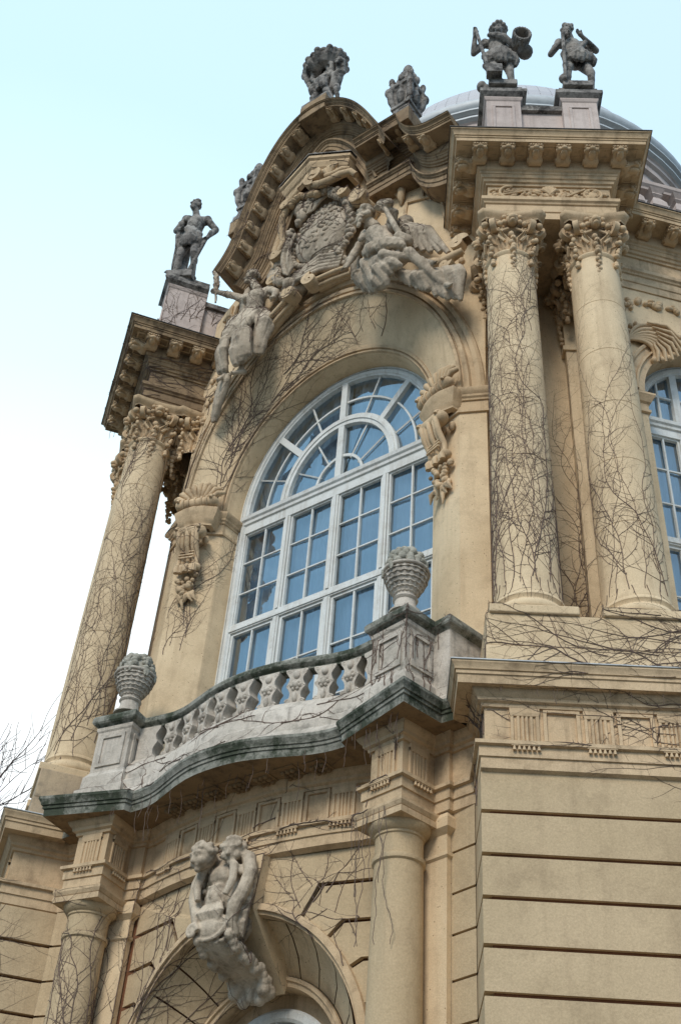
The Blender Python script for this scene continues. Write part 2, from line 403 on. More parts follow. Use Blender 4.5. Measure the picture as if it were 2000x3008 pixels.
# stepped voussoir field of the portal
ARCZ, ARCR = 4.5, 1.47
def bay_y(x): return -.2+.1*x*x
def bayp(x, z, o=0): return V((x, bay_y(x)-o, z))
mb = MB()
angs = [radians(a) for a in (-8, 8, 22, 36, 50, 64)]
zs = [None, 5.0, 5.33, 5.684, 6.055, 6.43, 6.43]
for sg in (1, -1):
    courses = [4.23, 4.595, 4.951, 5.33, 5.684, 6.055, 6.43]
    ths = [radians(t) for t in (-11, 3, 17, 31, 45, 59, 78)]
    def ap(t, r=ARCR): return (r*cos(t), ARCZ + r*sin(t))
    def qp(t, z):
        r = max((z-ARCZ)/max(sin(t), .05), ARCR+.02); 
        if abs(t) < .2: r = ARCR+.05
        return (r*cos(t), z)
    XE = 1.66
    for i in range(6):
        z0, z1, t0, t1 = courses[i]+.02, courses[i+1]-.02, ths[i]+.014, ths[i+1]-.014
        q0, q1 = qp(t0, z0), qp(t1, z1)
        poly = [(XE, z0)]
        if q0[0] < XE: poly += [q0]
        k = 6
        for j in range(k+1):
            t = t0+(t1-t0)*j/k; x_, z_ = ap(t)
            poly.append((min(x_, XE), z_))
        if q1[0] < XE and q1[1] > ap(t1)[1]+.01: poly += [q1]
        poly.append((XE, z1))
        if i == 5: poly = [(XE, z0), q0] + [ap(t0+(t1-t0)*j/k) for j in range(k+1)] + [(ap(t1)[0], z1), (XE, z1)]
        pp = [(sg*x, z) for x, z in poly]
        mb.prism(pp, lambda x, z: bayp(x, z, 0), lambda x, z: bayp(x, z, -.05))
    # strip beside the respond pilaster
    for i in range(len(JZ)-1):
        z0, z1 = JZ[i+1]+.011, JZ[i]-.011
        P = [K(.375, .272), Rp(-.535, .160)]; Q = [K(.375, .33), Rp(-.535, .22)]
        if i == 0: z1 = 6.44
        q = [(sg*x, y, z) for (x, y) in P+Q[::-1] for z in (z0, z1)]
        mb.add(q, [(0, 2, 3, 1), (0, 6, 4, 2), (1, 3, 5, 7)])
    # legs below
    for a, b in zip(courses[0:1]+[3.86, 3.49, 3.12, 2.75, 2.38, 2.0], [3.86, 3.49, 3.12, 2.75, 2.38, 2.0, 0]):
        mb.prism([(sg*1.47, a-.018), (sg*XE, a-.018), (sg*XE, b+.018), (sg*1.47, b+.018)], lambda x, z: bayp(x, z, 0), lambda x, z: bayp(x, z, -.05))
mb.build('portal_wall', PLASTER2, HOUSE, smooth=0)
# hood ring, splayed voussoirs, inner ring
def arc(r, c, t0, t1, n, y): return [(r*cos(t0+(t1-t0)*i/n), y, c+r*sin(t0+(t1-t0)*i/n)) for i in range(n+1)]
def arch_path(r, zc, zlow, y, n=40, rz=None):
    rz = rz or r
    return [(r, y, zlow)] + [(r*cos(pi*i/n), y, zc+rz*sin(pi*i/n)) for i in range(n+1)] + [(-r, y, zlow)]
def arch_sweep(mb, r, zc, zlow, prof, yf=None, n=44, rz=None):
    """profile (radial, forward)"""
    P = arch_path(r, zc, zlow, 0, n, rz); rows = []
    for a, o in prof:
        row = []
        for i, p in enumerate(P):
            if i == 0: d = V((1, 0, 0))
            elif i == len(P)-1: d = V((-1, 0, 0))
            else: t = pi*(i-1)/n; d = V((cos(t), 0, sin(t)))
            q = V(p) + d*a; q.y = (yf(q.x, q.z) if yf else 0) - o
            row.append(q)
        rows.append(row)
    mb.grid(rows)
mb = MB()
arch_sweep(mb, 1.39, ARCZ, 0, [(.10, -.04), (.10, .04), (.07, .05), (.035, .05), (.03, .02), (0, .015), (-.01, -.08)], lambda x, z: bay_y(min(abs(x), 1.5)))
mb.build('portal_hood_moulding', TRIM, HOUSE, smooth=30)
mb = MB(); n = 15; ts = [radians(-20) + radians(220)*i/n for i in range(n+1)]
for i in range(n):
    t0, t1 = ts[i]+.007, ts[i+1]-.007; rows = []
    for r, y in ((1.385, -.06), (1.3, .10), (1.18, .26), (1.02, .40), (1.0, .45)):
        rows.append([(r*cos(t0+(t1-t0)*j/5), y, ARCZ+r*sin(t0+(t1-t0)*j/5)) for j in range(6)])
    mb.grid(rows)
for sg in (1, -1):
    for a, b in ((4.0, 3.6), (3.6, 3.2), (3.2, 2.8), (2.8, 2.4), (2.4, 2.0), (2, 0)):
        mb.grid([[(sg*r, y, a-.01), (sg*r, y, b+.01)] for r, y in ((1.385, -.06), (1.3, .10), (1.18, .26), (1.02, .40), (1.0, .45))])
mb.build('portal_splay', PLASTER, HOUSE, smooth=40)
mb = MB()
arch_sweep(mb, 1.40, ARCZ, 0, [(0, .03), (-.09, -.13), (-.21, -.29), (-.37, -.425), (-.41, -.48)], None)
arch_sweep(mb, 1.42, ARCZ, 0, [(0, -.07), (1.0, -.07)], lambda x, z: bay_y(x))
mb.build('joint_bed', RECESS, HOUSE, smooth=40)
mb = MB()
arch_sweep(mb, .92, ARCZ, 0, [(.09, -.40), (.085, -.37), (.05, -.36), (.045, -.385), (.0, -.39), (-.02, -.60), (-.16, -.61)], None)
mb.build('portal_inner_arch', TRIM, HOUSE, smooth=30)
# plain keystone block
mb = MB()
mb.prism([(-.30, 5.88), (.30, 5.88), (.36, 6.41), (-.36, 6.41)], lambda x, z: V((x, -.30, z)), lambda x, z: V((x, .3, z)))
mb.add([(-.30, -.30, 5.88), (.30, -.30, 5.88), (.235, .36, 5.31), (-.235, .36, 5.31), (-.30, -.05, 6.1), (.30, -.05, 6.1), (.235, .42, 5.56), (-.235, .42, 5.56)],
       [(0, 1, 2, 3), (0, 4, 7, 3), (1, 5, 6, 2), (3, 2, 6, 7)])
mb.build('plain_keystone', PLASTER, HOUSE, smooth=0)
# fanlight of the portal
pw = MB()
arch_sweep(pw, .70, ARCZ-.06, 0, [(.12, -.56), (.09, -.53), (.03, -.53), (.0, -.55), (0, -.62)], None)
for a in (35, 62, 90, 118, 145):
    t = radians(a); pw.tube([(.40*cos(t), .58, ARCZ+.4*sin(t)), (.72*cos(t), .58, ARCZ-.06+.72*sin(t))], .022, 4)
arch_sweep(pw, .34, ARCZ-.06, ARCZ-.08, [(.03, -.56), (.03, -.54), (-.03, -.54), (-.03, -.56)], None)
pw.box(-.9, .9, .54, .62, ARCZ-.12, ARCZ)
pwin = pw.build('portal_window', WOOD, HOUSE, smooth=30)
pg = MB(); pg.grid([[(-1, .61, z), (1, .61, z)] for z in (0, 5.5)]); pg.build('pane', GLASS, pwin, smooth=0)
pg = MB(); pg.box(-1.6, 1.6, .9, 3.5, 0, 5.6); pg.build('room', ROOM, pwin, smooth=0)
pg = MB(); pg.add([(x, y, z) for z in (0, 6.46) for y in (.40, 6) for x in (-2.5, 2.5)], [(4, 5, 7, 6), (2, 3, 7, 6), (0, 2, 6, 4), (1, 3, 7, 5)])
pg.build('inner_room', ROOM, HOUSE, smooth=0)
# respond pilasters and splayed lower columns
lowcols = []
mb = MB()
for sg in (1, -1):
    pl = [K(-.37, .29), K(-.37, .215), K(.37, .215), K(.37, .29)]
    pl2 = pl if sg > 0 else mirror(pl)
    plan_sweep(mb, pl2, [(0, 0), (0, 6.0), (.02, 6.02), (.02, 6.05), (0, 6.06), (0, 6.22), (.03, 6.25), (.05, 6.27), (.05, 6.36), (.02, 6.41)])
    ip = [K(-.19, .23), K(-.19, .19), K(.19, .19), K(.19, .23)]
mb.build('respond_pilaster', PLASTER, HOUSE, smooth=25)
colm = MB()
colm.lathe([(.30, 0), (.30, .9), (.29, .92), (.25, 1.3)] + [(.25-.033*(i/10)**1.6, 1.3+4.62*i/10) for i in range(11)] +
           [(.235, 5.935), (.238, 5.955), (.235, 5.975), (.215, 5.985), (.215, 6.16), (.228, 6.17), (.228, 6.19), (.245, 6.20), (.275, 6.235), (.285, 6.265), (.285, 6.272)], n=40)
for sg in (1, -1):
    rz = M.Rotation(-sg*a10, 4, 'Z'); mt = M.Translation((sg*C10[0], C10[1], 0)) @ rz
    if sg > 0:
        c0 = colm.build('lower_column', PLASTER2, HOUSE, smooth=40); c0.matrix_world = mt
        ab = MB(); ab.box(-.29, .29, -.29, .29, 6.272, 6.33); plan_sweep(ab, [(-.27, .27), (-.27, -.27), (.27, -.27), (.27, .27)], [(0, 6.33), (0.015, 6.345), (.03, 6.38), (.03, 6.405), (-.2, 6.41)], None)
        ab.build('abacus', TRIM, c0, smooth=0)
    else: dup(c0, mt, HOUSE)
# triglyphs and guttae
def triglyph(org, ex, out, w=.245, z0=6.69, z1=7.03):
    org, ex, out = V(org), V(ex), V(out); m = MB(); f = lambda x, o, z: org+ex*x+out*o+V((0, 0, z))
    xs = [-.5, -.40, -.36, -.29, -.25, -.2, -.16, -.02, 0.02, .16, .2, .25, .29, .36, .40, .5]
    # plate with three grooves
    pts = [(-.5, .0), (-.5, .022), (-.40, .022), (-.37, .006), (-.30, .006), (-.27, .022), (-.19, .022), (-.15, .004), (-.10, .022), (-.04, .022), (0, .004), (.04, .022), (.10, .022), (.15, .004), (.19, .022), (.27, .022), (.30, .006), (.37, .006), (.40, .022), (.5, .022), (.5, 0)]
    m.grid([[f(x*w, o, z) for x, o in pts] for z in (z0, z1-.075)])
    m.add([f(-.5*w, 0, z1-.075), f(.5*w, 0, z1-.075), f(.5*w, .024, z1-.075), f(-.5*w, .024, z1-.075), f(-.53*w, .03, z1), f(.53*w, .03, z1), f(.53*w, .03, z1-.045), f(-.53*w, .03, z1-.045)], [(0, 1, 2, 3), (3, 2, 6, 7), (7, 6, 5, 4)])
    m.add([f(-.53*w, 0, z1), f(-.53*w, .03, z1), f(-.53*w, .03, z1-.045), f(-.53*w, 0, z1-.045), f(.53*w, 0, z1), f(.53*w, .03, z1), f(.53*w, .03, z1-.045), f(.53*w, 0, z1-.045)], [(0, 1, 2, 3), (4, 5, 6, 7)])
    for i in range(6):
        x = (-.42+.168*i)*w; c = f(x, .075, 6.612)
        m.tube([c+V((0, 0, .02)), c, c-V((0, 0, .022))], [.009, .013, .017], 6)
    m.add([f(-.52*w, .056, 6.642), f(.52*w, .056, 6.642), f(.52*w, .085, 6.642), f(-.52*w, .085, 6.642), f(-.52*w, .056, 6.63), f(.52*w, .056, 6.63), f(.52*w, .085, 6.63), f(-.52*w, .085, 6.63)], [(0, 1, 2, 3), (4, 5, 6, 7), (0, 4, 7, 3), (1, 5, 6, 2), (3, 2, 6, 7)])
    return m.build('triglyph', TRIM, HOUSE, smooth=0)
def panel_frame(org, ex, out, w, z0=6.72, z1=6.995, t=.03):
    mb = MB(); org, ex, out = V(org), V(ex), V(out); f = lambda x, o, z: org+ex*x+out*o+V((0, 0, z))
    xo, xi = w/2+t, w/2
    for a, b, c, d in ((-xo, xo, z1, z1+t), (-xo, -xi, z0-t, z1), (xi, xo, z0-t, z1)):
        mb.add([f(a, 0, c), f(b, 0, c), f(b, 0, d), f(a, 0, d), f(a, .024, c), f(b, .024, c), f(b, .024, d), f(a, .024, d)],
               [(4, 5, 6, 7), (0, 1, 5, 4), (1, 2, 6, 5), (2, 3, 7, 6), (3, 0, 4, 7)])
    mb.build('frieze_panel', TRIM, HOUSE, smooth=0)
for T_, e_, sgn in ((R, eR, 1), (L, V((-eR.x, eR.y, 0)), -1)):
    nrm = -dR if sgn > 0 else V((dR.x, -dR.y, 0))
    for i in range(7):
        s_ = -.146 + .634*i
        triglyph(T_(s_, -.45, 0), e_, nrm)
        panel_frame(T_(s_+.317, -.45, 0), e_, nrm, .255)
    # on the column blocks: front and both sides
    e10 = V((cos(a10), -sgn*sin(a10), 0)); d10 = V((sgn*sin(a10), cos(a10), 0))
    for (e, d, ex, out) in ((0, -.2, e10, -d10), (.2, .0, d10, e10*sgn), (-.2, .0, d10, -e10*sgn)):
        p = K(e, d, sgn); triglyph((p[0], p[1], 0), ex, out, w=.24)
for i in range(-2, 3):
    x = i*.56; p = V((x, bay_y(x), 0)); t = V((1, .2*x, 0)).normalized()
    triglyph(p, t, V((t.y, -t.x, 0)), w=.24)
    if i < 2:
        x += .28; p = V((x, bay_y(x), 0)); t = V((1, .2*x, 0)).normalized(); panel_frame(p, t, V((t.y, -t.x, 0)), .21)
# main string cornice of the wings (zinc covered) and mossy balcony slab
cor = [(-.25, 7.18), (0, 7.18), (0, 7.175), (.004, 7.255), (.017, 7.262), (.017, 7.295), (.03, 7.30), (.036, 7.33), (.055, 7.36), (.055, 7.378), (-.28, 7.40)]
for sg in (1, -1):
    pth = [Rp(-.73, .06), Rp(-.73, -.625), Rp(4.2, -.625)]; pth2 = pth if sg > 0 else mirror(pth)
    mb = MB(); plan_sweep(mb, pth2, cor); mb.build('string_cornice', TRIM, HOUSE, smooth=30)
    mb = MB(); plan_sweep(mb, pth2, [(.045, 7.379), (.066, 7.379), (.066, 7.389), (-.29, 7.418)]); mb.build('zinc_flashing', ZINC, HOUSE, smooth=0)
slab_half = [(.3, -.79), (.55, -.72), (.8, -.625), (1.02, -.54), (1.22, -.50), (1.41, -.50), (1.43, -.585), (2.34, -.90), (2.43, -.41), Rp(-.725, .01)]
slab = mirror(slab_half) + [(0, -.81)] + slab_half
def smooth_path(p, k0, k1, it=2):
    for _ in range(it):
        q = p[:k0+1]
        for i in range(k0, k1):
            a, b = p[i], p[i+1]; q += [(a[0]*.75+b[0]*.25, a[1]*.75+b[1]*.25), (a[0]*.25+b[0]*.75, a[1]*.25+b[1]*.75)]
        q += p[k1:]; k1 += (len(q)-len(p)); p = q
    return p
slab = smooth_path(slab, 4, 16)
mb = MB(); plan_sweep(mb, slab, [(0, 7.178), (.004, 7.255), (.018, 7.262), (.018, 7.295), (.032, 7.30), (.04, 7.33), (.06, 7.36), (.06, 7.39), (-.05, 7.40)])
fill(mb, slab + [(2.9, .9), (-2.9, .9)], 7.397)
balcony = mb.build('balcony', MOSS, HOUSE, smooth=30, rough=.012, rscale=.09)
mb = MB(); fill(mb, slab + [(2.9, .9), (-2.9, .9)], 7.179); mb.build('soffit', GRIMY_SHADE, balcony, smooth=0)  # dark brown carries the shade under the slab as well as grime
# carved soffit under the slab: rosettes
mb = MB()
for i in range(-3, 4):
    x = i*.32; y0 = -.42
    for j in range(3):
        for k in range(3):
            mb.ell((x-.06+.06*j, bay_y(x)-.24+.06*k, 7.165), (.032, .032, .03), nu=8, nv=5)
    mb.box(x-.12, x+.12, bay_y(x)-.33, bay_y(x)-.10, 7.168, 7.178)
mb.build('soffit_rosette', GRIMY_SHADE, balcony, smooth=60)
# ---- balustrade
rail_half = [(.28, -.425), (.5, -.385), (.75, -.31), (1.0, -.235), (1.22, -.20), (1.45, -.22), (1.70, -.27)]
rail = mirror(rail_half) + [(0, -.44)] + rail_half
rail = smooth_path(rail, 0, len(rail)-1)
mb = MB(); plan_sweep(mb, rail, [(-.07, 8.36), (.055, 8.36), (.06, 8.385), (.085, 8.40), (.10, 8.42), (.10, 8.465), (.085, 8.49), (-.09, 8.50), (-.10, 8.465), (-.10, 8.42), (-.07, 8.40), (-.07, 8.36)])
hand = mb.build('balustrade_rail', MOSS, balcony, smooth=30, rough=.008, rscale=.07)
mb = MB(); plan_sweep(mb, rail, [(.33, 7.395), (.30, 7.46), (.27, 7.50), (.265, 7.60), (.22, 7.64), (.20, 7.80), (.17, 7.84), (.12, 7.90), (.09, 7.945), (-.09, 7.945), (-.09, 7.39)])
mb.build('balustrade_plinth', BALST, balcony, smooth=30, rough=.012, rscale=.1)
def along(path, s_):
    for a, b in zip(path[:-1], path[1:]):
        d = hypot(b[0]-a[0], b[1]-a[1])
        if s_ <= d: t = s_/d; return V((a[0]+(b[0]-a[0])*t, a[1]+(b[1]-a[1])*t, 0)), V((b[0]-a[0], b[1]-a[1], 0)).normalized()
        s_ -= d
    return V((*path[-1], 0)), V((1, 0, 0))
rlen = sum(hypot(b[0]-a[0], b[1]-a[1]) for a, b in zip(rail[:-1], rail[1:]))
NB = 10; pit = (rlen-.30)/NB
BWK = .80
bw_ = [(7.83, .155), (7.86, .15), (7.90, .105), (7.95, .088), (8.0, .09), (8.05, .115), (8.085, .145), (8.11, .15), (8.14, .13), (8.19, .108), (8.235, .11), (8.28, .14), (8.315, .172), (8.36, .178)]
ZB = lambda z: 7.94+(z-7.83)*(.42/.53)
bw = [(ZB(z), x) for z, x in bw_]
for i in range(NB+1):
    p, t = along(rail, .15 + pit*i); nrm = V((t.y, -t.x, 0)); m = MB()
    f0 = lambda x, z: p+t*x+nrm*.075+V((0, 0, z)); f1 = lambda x, z: p+t*x-nrm*.075+V((0, 0, z))
    k = pit/.36*BWK
    if i == 0: poly = [(-.15, ZB(7.83))] + [(x*k, z) for z, x in bw] + [(-.15, 8.36)]
    elif i == NB: poly = [(-x*k, z) for z, x in bw] + [(.15, 8.36), (.15, ZB(7.83))]
    else: poly = [(x*k, z) for z, x in bw] + [(-x*k, z) for z, x in bw[::-1]]
    m.prism(poly, f0, f1)
    if 0 < i < NB:
        q = lambda x, z, o=.08: p+t*x+nrm*o+V((0, 0, ZB(z)))
        m.ell(q(0, 8.10), .042, nu=8, nv=6)
        for a in range(6): m.ell(q(.045*cos(a*pi/3), 8.10+.055*sin(a*pi/3)), .022, nu=7, nv=5)
        for sx in (-1, 1):
            m.volute(q(sx*.062, 8.10, .07), t*sx, V((0, 0, 1)), nrm, .030, .01, 1.2, .012)
            m.volute(q(sx*.075, 7.865, .07), t*sx, V((0, 0, 1)), nrm, .03, .01, 1.2, .013)
            m.volute(q(sx*.085, 8.32, .07), t*sx, V((0, 0, 1)), nrm, .03, .01, 1.2, .012)
        m.ell(q(0, 8.27), (.04, .03, .05), nu=8, nv=5); m.ell(q(0, 7.92), (.03, .03, .06), nu=8, nv=5)
    m.build('baluster', BALST, balcony, smooth=40, rough=.01, rscale=.05)
# shells between the foot of the balusters
# pedestals with panels
for sg in (1, -1):
    def kp(e, d): return K(e, d, sgn=1)
    sq = lambda h, h2=None: [kp(-h, .36), kp(-h, -h), kp(h, -h), kp(h, .36)]
    def mm(p): return p if sg > 0 else mirror(p)
    mb = MB()
    plan_sweep(mb, mm(sq(.23)), [(.10, 7.395), (.09, 7.55), (.05, 7.58), (.045, 7.72), (.02, 7.76), (0, 7.79), (0, 8.30), (.015, 8.32), (.02, 8.36)])
    # raised panel frames on the front and outer face
    for (e0, e1, d0, d1) in ((-.17, .17, -.231, -.231), (.231, .231, -.17, .12), (-.231, -.231, -.17, .12)):
        for (za, zb, ua, ub) in ((7.85, 7.89, 0, 1), (8.21, 8.25, 0, 1), (7.89, 8.21, 0, .13), (7.89, 8.21, .87, 1)):
            if e0 != e1:
                P0, P1 = kp(e0+(e1-e0)*ua, d0-.018), kp(e0+(e1-e0)*ub, d0-.018); I0, I1 = kp(e0+(e1-e0)*ua, d0+.01), kp(e0+(e1-e0)*ub, d0+.01)
            else:
                so_ = .018 if e0 > 0 else -.018
                P0, P1 = kp(e0+so_, d0+(d1-d0)*ua), kp(e0+so_, d0+(d1-d0)*ub); I0, I1 = kp(e0-so_*.5, d0+(d1-d0)*ua), kp(e0-so_*.5, d0+(d1-d0)*ub)
            pts = [(sg*x, y, z) for (x, y) in (P0, P1, I1, I0) for z in (za, zb)]
            mb.add(pts, [(0, 2, 3, 1), (2, 4, 5, 3), (6, 0, 1, 7), (0, 6, 4, 2), (1, 3, 5, 7)])
    # side pier toward the wall
    sp = [kp(.2, .16), kp(.45, .16), kp(.45, .9)]
    plan_sweep(mb, mm(sp), [(.06, 7.395), (.05, 7.56), (.02, 7.60), (0, 7.78), (0, 8.36)])
    mb.build('balcony_pedestal', BALST, balcony, smooth=25, rough=.012, rscale=.1)
    mb = MB(); cp = [(0, 8.36), (.02, 8.385), (.05, 8.40), (.065, 8.42), (.065, 8.47), (.05, 8.50), (-.20, 8.52)]
    plan_sweep(mb, mm(sq(.235)), cp); plan_sweep(mb, mm(sp), [(0, 8.36), (.02, 8.385), (.05, 8.40), (.06, 8.42), (.06, 8.465), (.05, 8.49), (-.24, 8.505)])
    pp = [kp(-.17, .17), kp(-.17, -.17), kp(.17, -.17), kp(.17, .17)]
    plan_sweep(mb, mm(pp), [(0, 8.50), (-.02, 8.55), (-.06, 8.60), (-.17, 8.61)])
    mb.build('pedestal_cap', MOSS, balcony, smooth=25, rough=.008, rscale=.07)
# ------------------------------------------------------------------ pedestal zone and paired columns
colb = MB()
def rcol(t): return .335-.030*t**1.5
colb.lathe([(.36, 0), (.385, .03), (.39, .07), (.375, .11), (.36, .125), (.345, .15), (.35, .17), (.365, .19), (.36, .22), (.345, .235), (.345, .26)] +
           sum([[(rcol(i/24)-(.006 if i % 4 == 0 and 0 < i < 24 else 0), .30+5.28*i/24)] if not (i % 4 == 0 and 0 < i < 24) else [(rcol(i/24), .295+5.28*i/24), (rcol(i/24)-.005, .298+5.28*i/24), (rcol(i/24)-.005, .302+5.28*i/24), (rcol(i/24), .305+5.28*i/24)] for i in range(25)], []) + [(.325, 5.60), (.335, 5.625), (.325, 5.65), (.30, 5.66), (.28, 5.67)], n=44)
# capital, local: column axis at origin, front = -y, z from 0 (astragal) to .78
cap = MB()
cap.lathe([(.285, 0), (.27, .25), (.28, .45), (.33, .58), (.34, .62)], n=28)
for tier, (h, n, rb, off) in enumerate(((.30, 8, .28, 0), (.46, 8, .275, pi/8))):
    for k in range(n):
        a = 2*pi*k/n + off + pi/4*0; d = V((cos(a), sin(a), 0))
        cap.leaf(d*rb + V((0, 0, .02)), (0, 0, 1), d, V((-d.y, d.x, 0)), h, .20, .75, .015)
for k in range(4):
    a = pi/4 + pi/2*k; d = V((cos(a), sin(a), 0)); sd_ = V((-d.y, d.x, 0))
    for sgn in (-1, 1):
        ax = (d + sd_*(.45*sgn)).normalized(); nn = V((-ax.y, ax.x, 0))
        cap.volute(d*.415 + sd_*(.08*sgn) + V((0, 0, .51)), ax, V((0, 0, 1)), nn, .125, .03, 1.6, .036, .07, 1, pi*.55)
        cap.tube([d*.27+sd_*(.12*sgn)+V((0, 0, .52)), d*.34+sd_*(.10*sgn)+V((0, 0, .60)), d*.42+sd_*(.07*sgn)+V((0, 0, .60))], .028, 6)
    cap.leaf(d*.32+V((0, 0, .22)), (0, 0, 1), d, sd_, .26, .20, 1.0, .016)
    cap.ell(d*.49+V((0, 0, .50)), .05)
    # hanging garland of husks below each volute
    for j in range(9):
        cap.ell(d*((.43-.014*j) if j < 6 else .335)+sd_*(.022*sin(j*2.3))+V((0, 0, .38-.066*j-.02*(j % 2))), (.024+.014*((j*7) % 3)/2,)*2 + (.026+.02*((j*5) % 3)/2,), nu=8, nv=6)
for k in range(4):   # lion masks, husk drops, curved abacus
    a = pi/2*k; d = V((cos(a), sin(a), 0)); sd_ = V((-d.y, d.x, 0)); q = lambda o, s_, z: d*o+sd_*s_+V((0, 0, z))
    cap.ell(q(.37, 0, .60), (.085, .085, .10)); cap.ell(q(.445, 0, .565), (.05, .05, .045)); cap.ell(q(.43, 0, .50), (.04, .05, .03))
    for sg in (-1, 1):
        cap.ell(q(.42, .05*sg, .625), .025, nu=8, nv=6); cap.ell(q(.38, .10*sg, .64), .035, nu=8, nv=6); cap.ell(q(.37, .10*sg, .55), .04, nu=8, nv=6); cap.ell(q(.36, .16*sg, .52), .045, nu=8, nv=6)
        cap.tube([q(.33, .05*sg, .47), q(.345, .14*sg, .40), q(.33, .17*sg, .30), q(.32, .10*sg, .22)], .022, 6)
        cap.volute(q(.33, .17*sg, .45), sd_*sg, (0, 0, 1), d, .06, .02, 1.3, .018)
    cap.ell(q(.30, 0, .03), (.05, .09, .045)); 
    for j in range(6): cap.ell(q(.325-.006*j, .012*(-1)**j, -.05-.055*j), (.03, .042-.004*j, .035), nu=8, nv=6)
    for j in range(4): cap.ell(q(.315, .012*(-1)**j, .12+.08*j), (.04, .05, .05), nu=8, nv=6)
ring = []
for k in range(4):
    a = pi/4+pi/2*k
    for t in (-.32, -.16, 0, .16, .32):
        pass
def abac(o):
    pts = []
    for k in range(4):
        a0, a1 = pi/4+pi/2*(k-1)+.075, pi/4+pi/2*k-.075
        for i in range(9):
            t = i/8; a = a0+(a1-a0)*t; r = (.545+o) - .185*sin(pi*t)**.7
            pts.append((r*cos(a), r*sin(a)))
    return pts
A = []
for o, z in ((-.04, .615), (-.03, .645), (.0, .66), (.02, .69), (.035, .705), (.035, .76), (-.1, .765)):
    A.append([(x, y, z) for x, y in abac(o)])
cap.grid(A, False, True)
CAPZ = 13.82
first = None; UCOL = []
for (T_, sgn) in ((R, 1), (L, -1)):
    for s_ in (0, 1.058):
        p = T_(s_, 0, 8.20); mt = M.Translation(p) @ M.Rotation(sgn*AR, 4, 'Z')
        if first is None:
            first = colb.build('column', PLASTER, HOUSE, smooth=40); first.matrix_world = mt
            k = cap.build('capital', TRIM, first, smooth=55, rough=.006, rscale=.03); k.location = (0, 0, CAPZ-8.20-.02); c_ = first
        else: c_ = dup(first, mt, HOUSE)
        UCOL.append(c_)
        pb = MB(TR if sgn > 0 else TL); pb.box(s_-.42, s_+.42, -.42, .42, 8.11, 8.205)
        pb.build('plinth_block', PLASTER, HOUSE, smooth=0, bevel=.012, rough=.01, rscale=.1)
for T in (TR, TL):
    mb = MB(T); mb.box(-.46, 4.2, -.405, .9, 7.38, 7.74); mb.box(-.45, 4.2, -.39, .9, 7.74, 8.11)
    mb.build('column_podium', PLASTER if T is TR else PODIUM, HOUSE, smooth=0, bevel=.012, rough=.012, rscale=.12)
# wall behind the paired columns with respond pilasters
for T in (TR, TL):
    mb = MB(T); mb.box(-.38, 1.42 if T is TL else 1.42, 1.0, 1.6, 8.0, 14.7)
    for s_ in (0, 1.075):
        mb.box(s_-.29, s_+.29, .86, 1.02, 8.1, 13.3)
        mb.T = T; mb.box(s_-.33, s_+.33, .83, 1.02, 13.3, 13.38); mb.box(s_-.30, s_+.30, .85, 1.02, 13.38, 14.0); mb.box(s_-.36, s_+.36, .80, 1.02, 14.0, 14.65)
    for z in (9.0, 9.8, 10.6, 11.4, 12.2, 13.0): pass
    mb.build('recess_wall', PLASTER, HOUSE, smooth=0)
mb = MB(TL); mb.box(-.33, .50, .66, 1.02, 8.1, 14.5)
mb.build('weathered_respond', GRIMY_SHADE, HOUSE, smooth=0, bevel=.01, rough=.02, rscale=.1)
for T_, sgn in ((R, 1), (L, -1)):
    for s_ in (0, 1.075):
        pc = first.children[0].copy(); pc.name = 'pilaster_capital'; COL.objects.link(pc); pc.parent = HOUSE; pc.matrix_parent_inverse = M.Identity(4)
        pc.matrix_basis = M.Translation(T_(s_-.03, .88 if s_ or sgn > 0 else .70, 13.80)) @ M.Rotation(sgn*AR, 4, 'Z')
# ------------------------------------------------------------------ main entablature
ENT = [(-.06, 14.56), (.02, 14.56), (.02, 14.69), (.036, 14.70), (.04, 14.83), (.06, 14.84), (.07, 14.865), (.095, 14.885), (.095, 14.95), (.0, 14.965), (0, 15.29), (.025, 15.295), (.03, 15.335),
       (.055, 15.345), (.065, 15.39), (.085, 15.40), (.10, 15.45), (.11, 15.455), (.115, 15.49), (.14, 15.51), (.15, 15.535), (.15, 15.70), (.445, 15.70), (.445, 15.695), (.45, 15.755), (.463, 15.76), (.463, 15.785), (.478, 15.79), (.485, 15.82), (.515, 15.86), (.527, 15.865), (.527, 15.885)]
DRIP = [(.515, 15.886), (.54, 15.886), (.54, 15.90), (.0, 16.0), (-.3, 16.02)]
wq = lambda t: (1.335+cos(radians(15.04))*t, .70+sin(radians(15.04))*t)
pR = [(-.285, 1.05), (-.285, -.27), (1.335, -.27), (1.335, .70), wq(1.2), wq(2.4), wq(6)]
pL = [(-.285, 1.05), (-.285, -.27), (1.335, -.27), (1.335, 1.3)]
for T_, pth in ((R, pR), (L, pL)):
    mb = MB(); plan_sweep(mb, pth, ENT, T_)
    fill(mb, [(-.28, 1.1), (-.28, -.265), (1.33, -.265), (1.33, 1.1)], 14.561, T_); fill(mb, [(-.28, 1.1), (-.28, -.265), (1.33, -.265), (1.33, 1.1)], 15.9, T_)
    main = mb.build('main_cornice', TRIM if T_ is R else WTRIM_SHADE, HOUSE, smooth=28)
    mb = MB(); plan_sweep(mb, pth, DRIP, T_); mb.build('cornice_flashing', DARKZ, main, smooth=0)
    if T_ is R: mainR = main
    else: mainL = main
